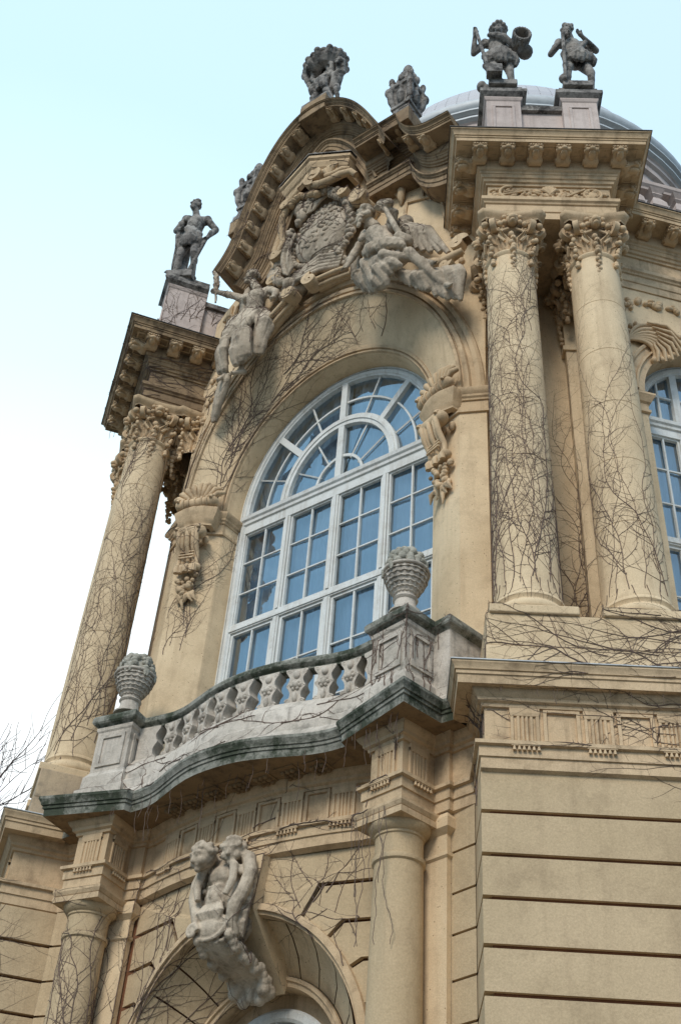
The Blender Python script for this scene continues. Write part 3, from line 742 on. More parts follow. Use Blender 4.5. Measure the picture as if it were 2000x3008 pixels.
def modillion_mb():
    m = MB(); prof = [(.155, 15.565), (.19, 15.545), (.235, 15.55), (.27, 15.575), (.30, 15.60), (.34, 15.605), (.375, 15.60), (.40, 15.61), (.415, 15.635), (.41, 15.665), (.39, 15.68), (.155, 15.68)]
    m.prism(prof, lambda o, z: V((-.085, -o, z)), lambda o, z: V((.085, -o, z)))
    for sx in (-.09, .09):
        m.volute((sx, -.37, 15.635), (0, -1, 0), (0, 0, 1), (1, 0, 0), .042, .012, 1.3, .014); m.volute((sx, -.215, 15.60), (0, 1, 0), (0, 0, 1), (1, 0, 0), .05, .014, 1.3, .016)
    m.box(-.105, .105, -.425, -.155, 15.68, 15.699)
    m.ell((0, -.42, 15.61), (.045, .035, .03), nu=8, nv=6); m.ell((0, -.33, 15.585), (.05, .09, .03), nu=8, nv=6)
    for k in range(5): m.ell((-.07+.035*k, -.42, 15.672), .018, nu=6, nv=5)
    return m
mod0 = None
def put_modillion(pos, rz, parent):
    global mod0
    mt = M.Translation(pos) @ M.Rotation(rz, 4, 'Z')
    if mod0 is None:
        mod0 = modillion_mb().build('modillion', TRIM, parent, smooth=50); mod0.matrix_world = mt
    else: dup(mod0, mt, parent)
def coffer(T_, s_, d, ax):
    z = 15.69; cof = MB(TR if T_ is R else TL)
    for (a0, a1, b0, b1) in ((-.075, .075, -.075, -.055), (-.075, .075, .055, .075), (-.075, -.055, -.055, .055), (.055, .075, -.055, .055)):
        cof.box(s_+a0, s_+a1, d+b0, d+b1, z, 15.702)
    cof.build('soffit_coffer', TRIM, mainR if T_ is R else mainL, smooth=0)
for T_, sg, par in ((R, 1, mainR), (L, -1, mainL)):
    for i in range(6):
        s_ = -.41+.372*i; put_modillion(T_(s_, -.27, 0), sg*AR, par)
        if i < 5: coffer(T_, s_+.186, -.27-.29, 0)
    for i in range(4): put_modillion(T_(-.285, -.38+.372*i, 0), sg*(AR-pi/2), par); coffer(T_, -.285-.29, -.20+.372*i, 0)
    for i in range(3): put_modillion(T_(1.335, -.38+.372*i, 0), sg*(AR+pi/2), par); coffer(T_, 1.335+.29, -.20+.372*i, 0)
    coffer(T_, -.285-.29, -.27-.29, 0); coffer(T_, 1.335+.29, -.27-.29, 0)
for i in range(9):
    p = W0+eW*(.62+.40*i); put_modillion(p, a50, mainR)
# attic pedestals with a linking panel over each pair of columns
for T, T_ in ((TR, R), (TL, L)):
    mb = MB(T)
    for s_ in (-.02, 1.08):
        pth = [(s_-.25, .35), (s_-.25, -.32), (s_+.25, -.32), (s_+.25, .35)]
        plan_sweep(mb, pth, [(.04, 15.95), (.04, 16.25), (0, 16.3), (0, 17.42), (.015, 17.44), (.03, 17.48), (.03, 17.50)])
        for (a, b, c, d) in ((-.16, .16, 17.26, 17.30), (-.16, .16, 16.44, 16.48), (-.16, -.12, 16.48, 17.26), (.12, .16, 16.48, 17.26)):
            mb.box(s_+a, s_+b, -.338, -.318, c, d)
    mb.box(.2, .86, -.2, .2, 15.95, 17.30)
    mb.box(-.2, .3, .2, 1.5, 15.95, 17.25)
    at = mb.build('attic_pedestal', ATTIC, HOUSE, smooth=0, bevel=.006, rough=.01, rscale=.12)
    mb = MB(T)
    for s_ in (-.02, 1.08):
        pth = [(s_-.25, .35), (s_-.25, -.32), (s_+.25, -.32), (s_+.25, .35)]
        plan_sweep(mb, pth, [(.03, 17.50), (.05, 17.52), (.09, 17.56), (.09, 17.64), (.07, 17.66), (.03, 17.70), (.03, 17.78), (-.2, 17.80)])
        mb.box(s_-.24, s_+.24, -.3, .3, 17.7, 17.79)
    mb.box(.2, .86, -.26, .25, 17.30, 17.42); mb.box(-.25, .35, .2, 1.5, 17.25, 17.36)
    mb.build('attic_coping', GREYST, at, smooth=25)
# ------------------------------------------------------------------ centre bay of the upper storey
ZC = 12.32
def ring_pts(a, b, yl, ya, zlow=7.39, n=48):
    P = [V((a, yl, zlow)), V((a, yl, 10.0)), V((a, yl, 11.4))]
    for i in range(n+1):
        t = pi*i/n; s_ = sin(t)**1.2
        P.append(V((a*cos(t), yl*(1-s_)+ya*s_, ZC+b*sin(t))))
    return P + [V((-a, yl, 11.4)), V((-a, yl, 10.0)), V((-a, yl, zlow))]
mb = MB()
mb.grid([ring_pts(*q) for q in ((1.69, 2.02, .86, .86), (1.72, 2.06, .50, .50), (1.735, 2.075, .475, .475))])
mb.grid([ring_pts(*q) for q in ((1.83, 2.17, .40, .44), (1.92, 2.35, .335, .36), (2.02, 2.52, .28, .27), (2.12, 2.69, .24, .19), (2.2, 2.82, .215, .125), (2.27, 2.93, .20, .06))])
for sg in (1, -1):
    mb.grid([[(sg*x, y, z) for x, y in ((1.735, .475), (1.83, .40))] for z in (7.39, 12.35)]); mb.grid([[(sg*x, y, z) for x, y in ((2.27, .20), (2.57, .345))] for z in (7.39, 12.3)])
mb.build('bay_wall', PLASTER, HOUSE, smooth=35)
mb = MB()
mb.grid([ring_pts(*q, zlow=12.2)[0:1]+ring_pts(*q)[3:-3]+ring_pts(*q, zlow=12.2)[-1:] for q in ((1.735, 2.075, .475, .475), (1.745, 2.085, .43, .44), (1.765, 2.105, .425, .435), (1.77, 2.11, .45, .45), (1.785, 2.125, .45, .45), (1.79, 2.13, .405, .42), (1.825, 2.165, .395, .41), (1.83, 2.17, .41, .45))])
mb.build('window_surround', TRIM, HOUSE, smooth=25)
mb = MB()
mb.grid([ring_pts(*q, zlow=12.2)[0:1]+ring_pts(*q)[3:-3]+ring_pts(*q, zlow=12.2)[-1:] for q in ((2.27, 2.93, .22, .08), (2.275, 2.935, .165, .02), (2.315, 2.975, .175, .01), (2.32, 2.98, .215, .05), (2.34, 3.0, .225, .05), (2.345, 3.005, .195, .0), (2.40, 3.06, .225, -.02),
    (2.41, 3.07, .275, .03), (2.47, 3.13, .305, .03), (2.475, 3.135, .265, -.02), (2.53, 3.19, .29, -.05), (2.56, 3.22, .33, -.04), (2.57, 3.225, .42, .12))])
mb.build('archivolt', TRIM, HOUSE, smooth=25)
# impost mouldings of the two piers
for sg in (1, -1):
    pth = [(1.715, .86), (1.735, .455), (1.83, .39), (1.92, .325), (2.02, .27), (2.12, .23), (2.265, .195), (2.575, .345), Rp(-.30, .68), Rp(-.30, 1.0)]
    if sg < 0: pth = mirror(pth)
    mb = MB(); plan_sweep(mb, pth, [(-.02, 11.86), (.025, 11.87), (.025, 11.905), (.01, 11.91), (.01, 12.06), (.03, 12.065), (.035, 12.09), (.055, 12.11), (.06, 12.14), (.085, 12.17), (.10, 12.205), (.10, 12.23), (0, 12.25)])
    mb.build('impost', TRIM, HOUSE, smooth=25)
    mb = MB(); pth = [(2.57, .345), Rp(-.30, .68), Rp(-.30, 1.05)]
    plan_sweep(mb, pth if sg > 0 else mirror(pth), [(0, 7.39), (0, 16.2)]); mb.build('pier_return', PLASTER, HOUSE, smooth=0)
# bell curve of the pediment
def yt(x): return .06 + .30*(min(abs(x), 2.6)/2.57)**3
BELL = [(0, 19.70), (.3, 19.64), (.6, 19.44), (.85, 19.15), (1.05, 18.8), (1.22, 18.42), (1.36, 18.05), (1.47, 17.7)]
BL2 = BELL + [(1.57, 17.35), (1.70, 17.05), (1.85, 16.8)]
SHO = [(.85, 18.12), (1.3, 18.12), (1.66, 18.12), (1.69, 17.97), (1.76, 17.78), (1.87, 17.58), (2.03, 17.42), (2.25, 17.32), (2.62, 17.28)]
def pedz(x):
    x = abs(x); P = [(0, 19.5), (.6, 19.2), (1.0, 18.5), (1.3, 17.7), (1.75, 17.5), (2.0, 17.1), (2.62, 16.9)]
    for a, b in zip(P[:-1], P[1:]):
        if x <= b[0]: return a[1]+(b[1]-a[1])*(x-a[0])/(b[0]-a[0])
    return 16.9
mb = MB(); n = 48; r0 = []; r1 = []
for i in range(n+1):
    t = pi*i/n; s_ = sin(t)**1.2; x = 2.56*cos(t)
    r0.append(V((2.56*cos(t), .35*(1-s_)+.06*s_, ZC+3.2*sin(t)))); r1.append(V((2.62*cos(t), yt(2.62*cos(t)), pedz(2.62*cos(t)))))
rows = [[a.lerp(b, k/6) for a, b in zip(r0, r1)] for k in range(7)]
for r in rows[1:-1]:
    for p in r: p.y = yt(p.x)
mb.grid(rows); mb.grid([[V((x, .7, 15)) for x in (-2.9, 2.9)], [V((x, .7, 17.3)) for x in (-2.9, 2.9)]])
mb.build('tympanum', PLASTER, HOUSE, smooth=40)
def prof_scaled(k, back=-.3): return [(back, (14.56-15.885)*k)] + [(o, (z-15.885)*k) for o, z in ENT] + [(.54, .012*k), (.0, .06), (-.4, .07)]
def bell_path(pts, y0f):
    P = [(-x, y0f(x), z) for x, z in pts[::-1] if x > 0] + [(x, y0f(x), z) for x, z in pts]
    return P
def cr(P, m=3):
    """Catmull-Rom refinement"""
    out = []
    for i in range(len(P)-1):
        a, b, c, d = V(P[max(i-1, 0)]), V(P[i]), V(P[i+1]), V(P[min(i+2, len(P)-1)])
        for k in range(m):
            t = k/m; out.append(.5*((2*b)+(c-a)*t+(2*a-5*b+4*c-d)*t*t+(3*b-a-3*c+d)*t**3))
    return out+[V(P[-1])]
yc = lambda x: -.30 + .20*(min(abs(x), 1.6)/1.47)**2
CP = cr([(-x, yc(x), z) for x, z in BL2[::-1] if x > 0] + [(x, yc(x), z) for x, z in BELL], 4)
KC = .50; KS = .72
PED = empty('curved_pediment', (0, 0, 0)); PED.parent = HOUSE
mb = MB()
def nn(i, t):
    n = V((t.z, 0, -t.x)); n = n if n.z > 0 else -n
    return n
elev_sweep(mb, [tuple(p) for p in CP], prof_scaled(KC, -.45), nn)
pr = prof_scaled(KC, -.45); e = CP[0]; n_ = nn(0, (CP[1]-CP[0]).normalized()); mb.add([e+V((0, -o, 0))+n_*h for o, h in pr], [list(range(len(pr)))])
mb.build('arched_cornice', WTRIM_SHADE, PED, smooth=28)
for sg in (1, -1):
    P = [(sg*x, -.13, z) for x, z in SHO]
    if sg < 0: continue
    if sg > 0: P = [P[0], P[1], P[2]] + [tuple(q) for q in cr(P[3:], 3)]
    mb = MB(); up = lambda i, t: V((0, 0, 1)); elev_sweep(mb, P, prof_scaled(KS, -.45), up)
    # end cap
    pr = prof_scaled(KS, -.45); e = V(P[-1]); 
    mb.add([e+V((0, -o, h)) for o, h in pr], [list(range(len(pr)))])
    e = V(P[0]); mb.add([e+V((0, -o, h)) for o, h in pr], [list(range(len(pr)))])
    mb.build('shoulder_cornice', WTRIM_SHADE, PED, smooth=28)
    for (x, z, tl) in () if sg < 0 else ((1.40, 18.12, 0), (1.60, 18.12, 0), (1.84, 17.66, .7), (2.12, 17.40, .25)):
        mt = M(((1, 0, 0, sg*x), (0, 1, 0, -.13), (0, 0, KS, z-15.885*KS-.0), (0, 0, 0, 1)))
        dup(mod0, mt, PED)
SL = [CP[0]]; acc = 0; lens = [0]
for a, b in zip(CP[:-1], CP[1:]): lens.append(lens[-1]+(b-a).length)
for i in range(15):
    s_ = lens[-1]*(i+.5)/15
    j = max(k for k in range(len(lens)) if lens[k] <= s_); j = min(j, len(CP)-2)
    t = (CP[j+1]-CP[j]); p = CP[j]+t*((s_-lens[j])/(lens[j+1]-lens[j])); t.y = 0; t.normalize(); n_ = nn(0, t)
    tx = t if t.x > 0 else -t; o_ = p - n_*(15.885*KC)
    mt = M(((tx.x, 0, n_.x*KC, o_.x), (tx.y, 1, n_.y*KC, o_.y), (tx.z, 0, n_.z*KC, o_.z), (0, 0, 0, 1)))
    dup(mod0, mt, PED)
mb = MB(); mb.box(-.27, .27, -.80, -.2, 19.5, 19.92); mb.box(-.23, .23, -.76, -.24, 19.92, 20.05)
mb.build('pediment_plinth', WTRIM_SHADE, PED, smooth=0, bevel=.01)
for sg in (1, -1):
    mb = MB(); mb.box(sg*1.62-.25, sg*1.62+.25, -.60 if sg > 0 else -.45, -.05, 17.9, 18.26); mb.build('pediment_plinth', WTRIM_SHADE, PED, smooth=0, bevel=.01)
# ------------------------------------------------------------------ big arched window
def arched_window(T, hw, zc, rz, zt0, zt1, zl0, zl1, zb, mull, rows_up, rows_lo, fan_r, name='window', cols=1):
    w = MB(T); N = 48
    def el(k, d=0, n=N, a0=0, a1=pi): return [((hw-k)*cos(a0+(a1-a0)*i/n), d, zc+(rz-k)*sin(a0+(a1-a0)*i/n)) for i in range(n+1)]
    def leg(k, d): return [((hw-k), d, zb)] + el(k, d) + [(-(hw-k), d, zb)]
    w.grid([leg(k, d) for k, d in ((-.06, .02), (-.03, -.02), (.02, -.03), (.025, -.005), (.05, -.005), (.055, -.04), (.10, -.04), (.115, -.02), (.135, -.015), (.14, .06))])
    # transom with its moulding
    plan_sweep(w, [(-(hw-.08), 0), (hw-.08, 0)], [(-.05, zt0), (.02, zt0), (.02, zt0+(zt1-zt0)*.52), (.045, zt0+(zt1-zt0)*.56), (.05, zt0+(zt1-zt0)*.72), (.075, zt0+(zt1-zt0)*.8), (.085, zt1), (-.05, zt1+.01)])
    w.box(-(hw-.08), hw-.08, -.02, .06, zl0, zl1); w.box(-(hw-.08), hw-.08, -.035, .0, zl0+.02, zl0+.05)
    for x in mull:
        ww = .052 if x == 0 else .048
        w.box(x-ww, x+ww, -.015, .06, zb, zt0); w.box(x-ww*.45, x+ww*.45, -.034, .0, zl1, zt0); w.box(x-ww*.5, x+ww*.5, -.03, .0, zb, zl0)
    xs = sorted([-(hw-.13)]+list(mull)+[hw-.13])
    for a, b in zip(xs[:-1], xs[1:]):
        a2, b2 = a+(.055 if a > xs[0] else 0), b-(.055 if b < xs[-1] else 0); m_ = (a2+b2)/2
        for z0, z1, nr in ((zl1, zt0, rows_up), (zb, zl0, rows_lo)):
            # sash
            t = .038 if nr != rows_up else .024
            w.box(a2, a2+t, .005, .05, z0, z1); w.box(b2-t, b2, .005, .05, z0, z1); w.box(a2+t, b2-t, .005, .05, z0, z0+t); w.box(a2+t, b2-t, .005, .05, z1-t, z1)
            for c in range(cols): xx = a2+(b2-a2)*(c+1)/(cols+1); w.box(xx-.0115, xx+.0115, .012, .045, z0+t, z1-t)
            for k in range(1, nr):
                zz = z0+(z1-z0)*k/nr; w.box(a2+t, b2-t, .016, .042, zz-.010, zz+.010)
    # fanlight
    fz = zt1
    def band(r0, r1, d0, d1, n=36):
        f = (rz-.05+zc-fz)/(hw-.05)
        w.grid([[(r*cos(pi*i/n), d, fz+r*f*sin(pi*i/n)) for i in range(n+1)] for r, d in ((r0, d1), (r0, d0), (r1, d0), (r1, d1))])
    F = (rz-.05+zc-fz)/(hw-.05)
    if fan_r:
        band(fan_r-.075, fan_r+.06, -.02, .05); band(fan_r-.02, fan_r+.02, -.035, .0)
        for a in (45, 90, 135):
            t = radians(a); d_ = V((cos(t), 0, F*sin(t))); n_ = V((-sin(t), 0, F*cos(t))).normalized()*.05
            r_in = 0 if a == 90 else fan_r; o = V((0, 0, fz))
            q = [o+d_*r_in-n_, o+d_*(hw-.1)-n_, o+d_*(hw-.1)+n_, o+d_*r_in+n_]
            w.add([p+V((0, -.018, 0)) for p in q]+[p+V((0, .05, 0)) for p in q], [(0, 1, 2, 3), (0, 4, 5, 1), (2, 6, 7, 3)])
            for k in (.42, -.42):
                q2 = [o+d_*r_in+n_*k-n_*.18, o+d_*(hw-.1)+n_*k-n_*.18, o+d_*(hw-.1)+n_*k+n_*.18, o+d_*r_in+n_*k+n_*.18]
        for a in (22.5, 67.5, 112.5, 157.5):
            t = radians(a); d_ = V((cos(t), 0, F*sin(t))); o = V((0, .03, fz)); w.tube([o+d_*fan_r, o+d_*(hw-.1)], .016, 4)
        for a in (30, 60, 120, 150):
            t = radians(a); d_ = V((cos(t), 0, F*sin(t))); o = V((0, .03, fz)); w.tube([o+d_*.38*fan_r, o+d_*(fan_r-.05)], .014, 4)
        band(.40*fan_r, .44*fan_r, .015, .045, 24)
        q = (fan_r+hw-.1)/2
        band(q-.013, q+.013, .015, .045)
    else:
        for x in mull: 
            zz = zc + rz*sqrt(max(0, 1-(x/hw)**2)); w.box(x-.05, x+.05, -.015, .06, zt1, zz-.02)
        for a, b in zip(xs[:-1], xs[1:]):
            m_ = (a+b)/2; zz = zc+rz*sqrt(max(0, 1-(m_/hw)**2)); w.box(m_-.013, m_+.013, .012, .045, zt1, zz-.05)
        w.box(-(hw-.1), hw-.1, .014, .044, zt1+.5, zt1+.53)
    W_ = w.build(name, WOOD, HOUSE, smooth=25)
    # slightly uneven panes
    rnd = random.Random(5); gz = MB(T)
    xs2 = [-(hw-.02)]
    for a, b in zip(xs[:-1], xs[1:]): xs2 += [(a+b)/2, b]
    xs2[-1] = hw-.02
    zs = [zb] + [zb+(zl0-zb)*k/rows_lo for k in range(1, rows_lo)] + [zl1-.03] + [zl1+(zt0-zl1)*k/rows_up for k in range(1, rows_up)] + [zt0+.05]
    for a, b in zip(xs2[:-1], xs2[1:]):
        for c, d in zip(zs[:-1], zs[1:]):
            k = [rnd.uniform(-.009, .009) for _ in range(3)]
            gz.add([(a, .052+k[0], c), (b, .052+k[1], c), (b, .052+k[1]+k[2], d), (a, .052+k[0]+k[2], d)], [(0, 1, 2, 3)])
    tt = [pi*i/8 for i in range(9)]
    for t0, t1 in zip(tt[:-1], tt[1:]):
        for r0, r1 in ((0.02, fan_r or .8), (fan_r or .8, hw-.02)):
            k = rnd.uniform(-.003, .003); k2 = rnd.uniform(-.004, .004)
            rows = [[(r*cos(t0+(t1-t0)*j/6), .052+k+k2*(j/6), fz+r*(rz+zc-fz)/hw*sin(t0+(t1-t0)*j/6)) for j in range(7)] for r in (r1, r0)]
            gz.grid(rows)
    gz.build('pane', GLASS, W_, smooth=0, recalc=False)
    cm = MB(T); n = 90
    for (x0, x1) in ((-(hw+.2), -.03), (.03, hw+.2)):
        rows = []
        for z in (zb-.2, zc+rz+.3): rows.append([(x0+(x1-x0)*i/n, .20+.03*sin(i*.55)+.018*sin(i*1.31), z) for i in range(n+1)])
        cm.grid(rows)
    cm.build('curtain', CURT, W_, smooth=180)
    rm = MB(T); rm.grid([[(x, 1.6, z) for x in (-hw-.3, hw+.3)] for z in (zb-1, zc+rz+1)]); rm.grid([[(-hw-.3, y, z) for y in (.1, 1.6)] for z in (zb-1, zc+rz+1)]); rm.grid([[(hw+.3, y, z) for y in (.1, 1.6)] for z in (zb-1, zc+rz+1)])
    rm.grid([[(-hw-.3, y, zc+rz+1) for y in (.1, 1.6)], [(hw+.3, y, zc+rz+1) for y in (.1, 1.6)]])
    rm.build('room', ROOM, W_, smooth=0)
    return W_
arched_window(lambda p: V((p.x, p.y+.76, p.z)), 1.70, ZC, 2.03, 12.02, 12.30, 10.31, 10.44, 7.4, (-.81, 0, .81), 3, 4, .93)
# ------------------------------------------------------------------ receding wing on the right
WC, WR = 1.44, 1.06
poly = [(0, 7.39), (WC-WR, 7.39)] + [(WC+WR*cos(pi-pi*i/30), 12.5+WR*sin(pi-pi*i/30)) for i in range(31)] + [(WC+WR, 7.39), (6, 7.39), (6, 14.7), (0, 14.7)]
mb = MB(); mb.prism(poly, lambda x, z: Wg((x, 0, z)), lambda x, z: Wg((x, .4, z)))
mb.build('wing_wall', PLASTER, HOUSE, smooth=0)
mb = MB(Wg)
def wring(r, o): return [(WC+r*cos(pi*i/40), -o, 12.5+r*sin(pi*i/40)) for i in range(41)]
mb.grid([wring(r, o) for r, o in ((1.33, -.01), (1.33, .05), (1.31, .06), (1.28, .05), (1.27, .025), (1.19, .02), (1.185, .05), (1.16, .055), (1.15, .02), (1.06, .015), (1.05, -.3))])
for sg in (-1, 1):
    pth = [(WC+sg*1.06, .3), (WC+sg*1.06, -.005), (WC+sg*1.36, -.005)] if sg > 0 else [(WC-1.36, -.005), (WC-1.06, -.005), (WC-1.06, .3)]
    plan_sweep(mb, pth, [(0, 12.10), (.03, 12.11), (.03, 12.15), (.012, 12.16), (.012, 12.26), (.04, 12.28), (.06, 12.33), (.09, 12.37), (.09, 12.40), (0, 12.42)])
mb.build('wing_archivolt', TRIM, HOUSE, smooth=25)
arched_window(lambda p: Wg((WC+p.x, p.y+.30, p.z)), 1.06, 12.5, 1.06, 12.10, 12.34, 10.31, 10.42, 7.4, (-.45, .45), 3, 4, 0)
# palmette relief in the spandrel
mb = MB(Wg); rnd = random.Random(3)
for i in range(7):
    a = radians(78-13*i); L_ = .62-.035*i
    c0 = V((.24, 0, 13.42)); pts = []
    for k in range(9):
        t = k/8; q = a - .9*t*t
        pts.append(c0+V((cos(q)*L_*t*1.25, -.03-.05*sin(pi*t), sin(q)*L_*t)))
    mb.tube(pts, [.016+.026*t/8 for t in range(9)], 8)
    mb.ell(pts[-1]+V((0, -.02, 0)), .05, nu=9, nv=7); mb.tube([pts[5]+V((0, -.05, 0)), pts[7]+V((0, -.07, .02)), pts[8]+V((.03, -.05, -.05))], [.012, .03, .02], 7)
for i in range(46):
    x = rnd.uniform(.1, 1.05); z = 14.36 - .42*max(0, .5-x)*rnd.random() - rnd.uniform(0, .12)
    if i > 26: x = rnd.uniform(.08, .42); z = rnd.uniform(13.1, 14.3)
    mb.ell((x, -.02, z), (rnd.uniform(.025, .06), .045, rnd.uniform(.025, .06)), nu=8, nv=6)
mb.build('palmette_relief', TRIM, HOUSE, smooth=60)
# roof balustrade of the wing
mb = MB(Wg)
mb.box(.2, 6, -.36, .1, 15.9, 16.12)
mb.build('roof_plinth', ATTIC, HOUSE, smooth=0)
rb = MB(Wg); plan_sweep(rb, [(.2, -.22), (6, -.22)], [(-.08, 16.72), (.05, 16.72), (.06, 16.76), (.10, 16.80), (.11, 16.86), (.08, 16.90), (-.12, 16.92)])
roofrail = rb.build('roof_balustrade', ATTIC, HOUSE, smooth=25)
q = MB()
for z0, z1, h0, h1 in ((0, .04, .12, .12), (.04, .10, .10, .06), (.10, .16, .06, .12), (.16, .28, .12, .11), (.28, .44, .11, .05), (.44, .48, .05, .09), (.48, .53, .09, .07), (.53, .60, .07, .12)):
    q.add([(-h0, -h0, z0), (h0, -h0, z0), (h0, h0, z0), (-h0, h0, z0), (-h1, -h1, z1), (h1, -h1, z1), (h1, h1, z1), (-h1, h1, z1)], [(0, 1, 5, 4), (1, 2, 6, 5), (2, 3, 7, 6), (3, 0, 4, 7)])
b0 = None
for i in range(11):
    mt = M.Translation(Wg((.55+.36*i, -.22, 16.12))) @ M.Rotation(a50, 4, 'Z')
    if b0 is None: b0 = q.build('roof_baluster', ATTIC, roofrail, smooth=0); b0.matrix_world = mt
    else: dup(b0, mt, roofrail)
# ------------------------------------------------------------------ dome behind
DOME = empty('dome', (-.94, 7.82, 0)); DOME.parent = HOUSE
dm = MB(); dm.lathe([(4.45, 16), (4.45, 24.2), (4.55, 24.25), (4.55, 24.45), (4.62, 24.5), (4.62, 24.62), (4.70, 24.7), (4.70, 24.8)], n=72)
dm.build('drum', ATTIC, DOME, smooth=25)
dm = MB(); dm.lathe([(4.66, 24.66), (4.74, 24.7), (4.74, 24.76), (4.66, 24.8)], n=72); dm.lathe([(4.70, 24.86), (4.80, 24.9), (4.80, 24.95), (4.66, 25.0)], n=72)
dm.lathe([(4.60+.22*cos(t*pi/8), 25.22+.22*sin(t*pi/8)) for t in range(-4, 8)], n=72); dm.build('gutter_ring', ZINC, DOME, smooth=60)
dm = MB(); dm.lathe([(4.42*cos(t*pi/40)+.02, 25.3+4.3*sin(t*pi/40)) for t in range(0, 20)], n=72); dm.build('dome_roof', SLATE, DOME, smooth=60)
# ------------------------------------------------------------------ carved ornament on the building
def ellrot(ax, ang): return M.Rotation(ang, 3, ax)
rnd = random.Random(11)
# consoles with shell, scrolls and fruit at the inner pier corners
for sg in (1, -1):
    fr = radians(-18*sg)
    def CT(p, sg=sg):
        x, y, z = p; q = V((x*cos(radians(18))+y*sin(radians(18)), -x*sin(radians(18))+y*cos(radians(18)), z)) if True else p
        w_ = V((2.03, .27, 0)) + q; return V((sg*w_.x, w_.y, w_.z))
    m = MB(CT)
    for i in range(9):      # shell
        a = radians(-64+16*i); d = V((sin(a), 0, cos(a)))
        m.tube([V((0, -.10, 12.30))+d*.04, V((0, -.15, 12.30))+d*.22, V((0, -.17, 12.30))+d*.34, V((0, -.12, 12.30))+d*.42], [.02, .034, .045, .03], 8)
    m.capsule((-.24, -.17, 12.30), .085, (.24, -.17, 12.30), .085, 14)
    for x in (-.18, -.1, 0, .1, .18): m.tube([(x, -.17+.094*cos(t*pi/6), 12.30+.094*sin(t*pi/6)) for t in range(13)], .014, 6)
    for sx in (-1, 1): m.volute((sx*.25, -.17, 12.30), (0, -1, 0), (0, 0, 1), (sx, 0, 0), .10, .025, 1.5, .024); m.ell((sx*.25, -.17, 12.30), .045)
    plan_sweep(m, [(-.25, .1), (-.25, -.10), (-.12, -.15), (0, -.165), (.12, -.15), (.25, -.10), (.25, .1)], [(-.06, 11.90), (0, 11.92), (.0, 11.96), (.02, 11.98), (.03, 12.04), (.06, 12.10), (.08, 12.17), (.08, 12.20), (-.1, 12.21)])
    m.capsule((-.15, -.20, 11.74), .095, (.15, -.20, 11.74), .095, 14)
    for sx in (-1, 1): m.volute((sx*.165, -.20, 11.74), (0, -1, 0), (0, 0, 1), (sx, 0, 0), .10, .02, 1.7, .026)
    S_ = [(0, -.12, 11.86), (0, -.25, 11.70), (0, -.20, 11.52), (0, -.11, 11.38), (0, -.09, 11.26), (0, -.14, 11.18), (0, -.13, 11.10)]
    for sx in (-.13, -.08, 0, .08, .13): m.tube([(sx, y-(.02 if abs(sx) in (.13, 0) else 0), z) for _, y, z in S_], .038, 8)
    m.capsule((-.14, -.10, 11.20), .065, (.14, -.10, 11.20), .065, 12)
    for i in range(5): m.tube([(-.11, -.15-.012*i, 11.55-.06*i), (.11, -.15-.012*i, 11.55-.06*i)], .016, 6)
    for i in range(4): m.ell((rnd.uniform(-.2, .2), -.04, rnd.uniform(11.5, 11.9)), (.05, .04, .07))
    for i in range(34):
        t = rnd.random(); wd = .19*(1-t)**.6
        m.ell((rnd.uniform(-wd, wd), -.05-.07*rnd.random(), 11.08-.30*t), rnd.uniform(.028, .05), nu=9, nv=7)
    for i in range(9):
        a = rnd.uniform(-.7, .7); b_ = V((rnd.uniform(-.12, .12), -.03, 10.84)); m.tube([b_, b_+V((sin(a)*.10, -.05, -.09)), b_+V((sin(a)*.22, -.01, -.17))], [.03, .034, .008], 7)
    m.tube([(0, -.03, 10.8), (.02, -.05, 10.68), (-.01, -.03, 10.56)], [.025, .03, .008], 7)
    m.build('console', TRIM, HOUSE, smooth=60, rough=.012, rscale=.05)
# trophies in the frieze above the right columns
m = MB(TR); y = -.27
for i in range(150):
    s_ = rnd.uniform(-.22, 1.28); e = abs(s_-.53)
    m.ell((s_, y-.005, 15.13+rnd.uniform(-.11, .11)*(1-.25*e)), (rnd.uniform(.02, .06), rnd.uniform(.02, .04), rnd.uniform(.015, .035)), ellrot('Y', rnd.uniform(-1, 1)), nu=8, nv=6)
m.tube([(.0+.13*cos(t*pi/10), y-.03, 15.13+.13*sin(t*pi/10)) for t in range(4, 17)], .022, 7)
m.tube([(-.15, y-.03, 15.05), (.3, y-.03, 15.20)], .02, 6); m.tube([(.15, y-.03, 15.22), (.5, y-.03, 15.05)], .018, 6)
m.tube([(.75, y-.03, 15.06), (1.0, y-.03, 15.23)], .022, 6); m.lathe([(.13, -.02), (.13, .02), (.10, .03), (.10, .02)], (0, 0, 0), 4) if False else None
m.tube([(1.10+.115*cos(t*pi/10), y-.02, 15.13+.115*sin(t*pi/10)) for t in range(21)], .02, 7); m.ell((1.10, y, 15.13), (.09, .035, .09))
for i in range(7): a = radians(-60+20*i); m.tube([(.53, y-.02, 15.12), (.53+.09*sin(a), y-.05, 15.12+.11*cos(a)), (.53+.13*sin(a), y-.03, 15.12+.16*cos(a))], [.012, .026, .014], 6)
m.build('frieze_relief', TRIM, mainR, smooth=60, rough=.01, rscale=.03)
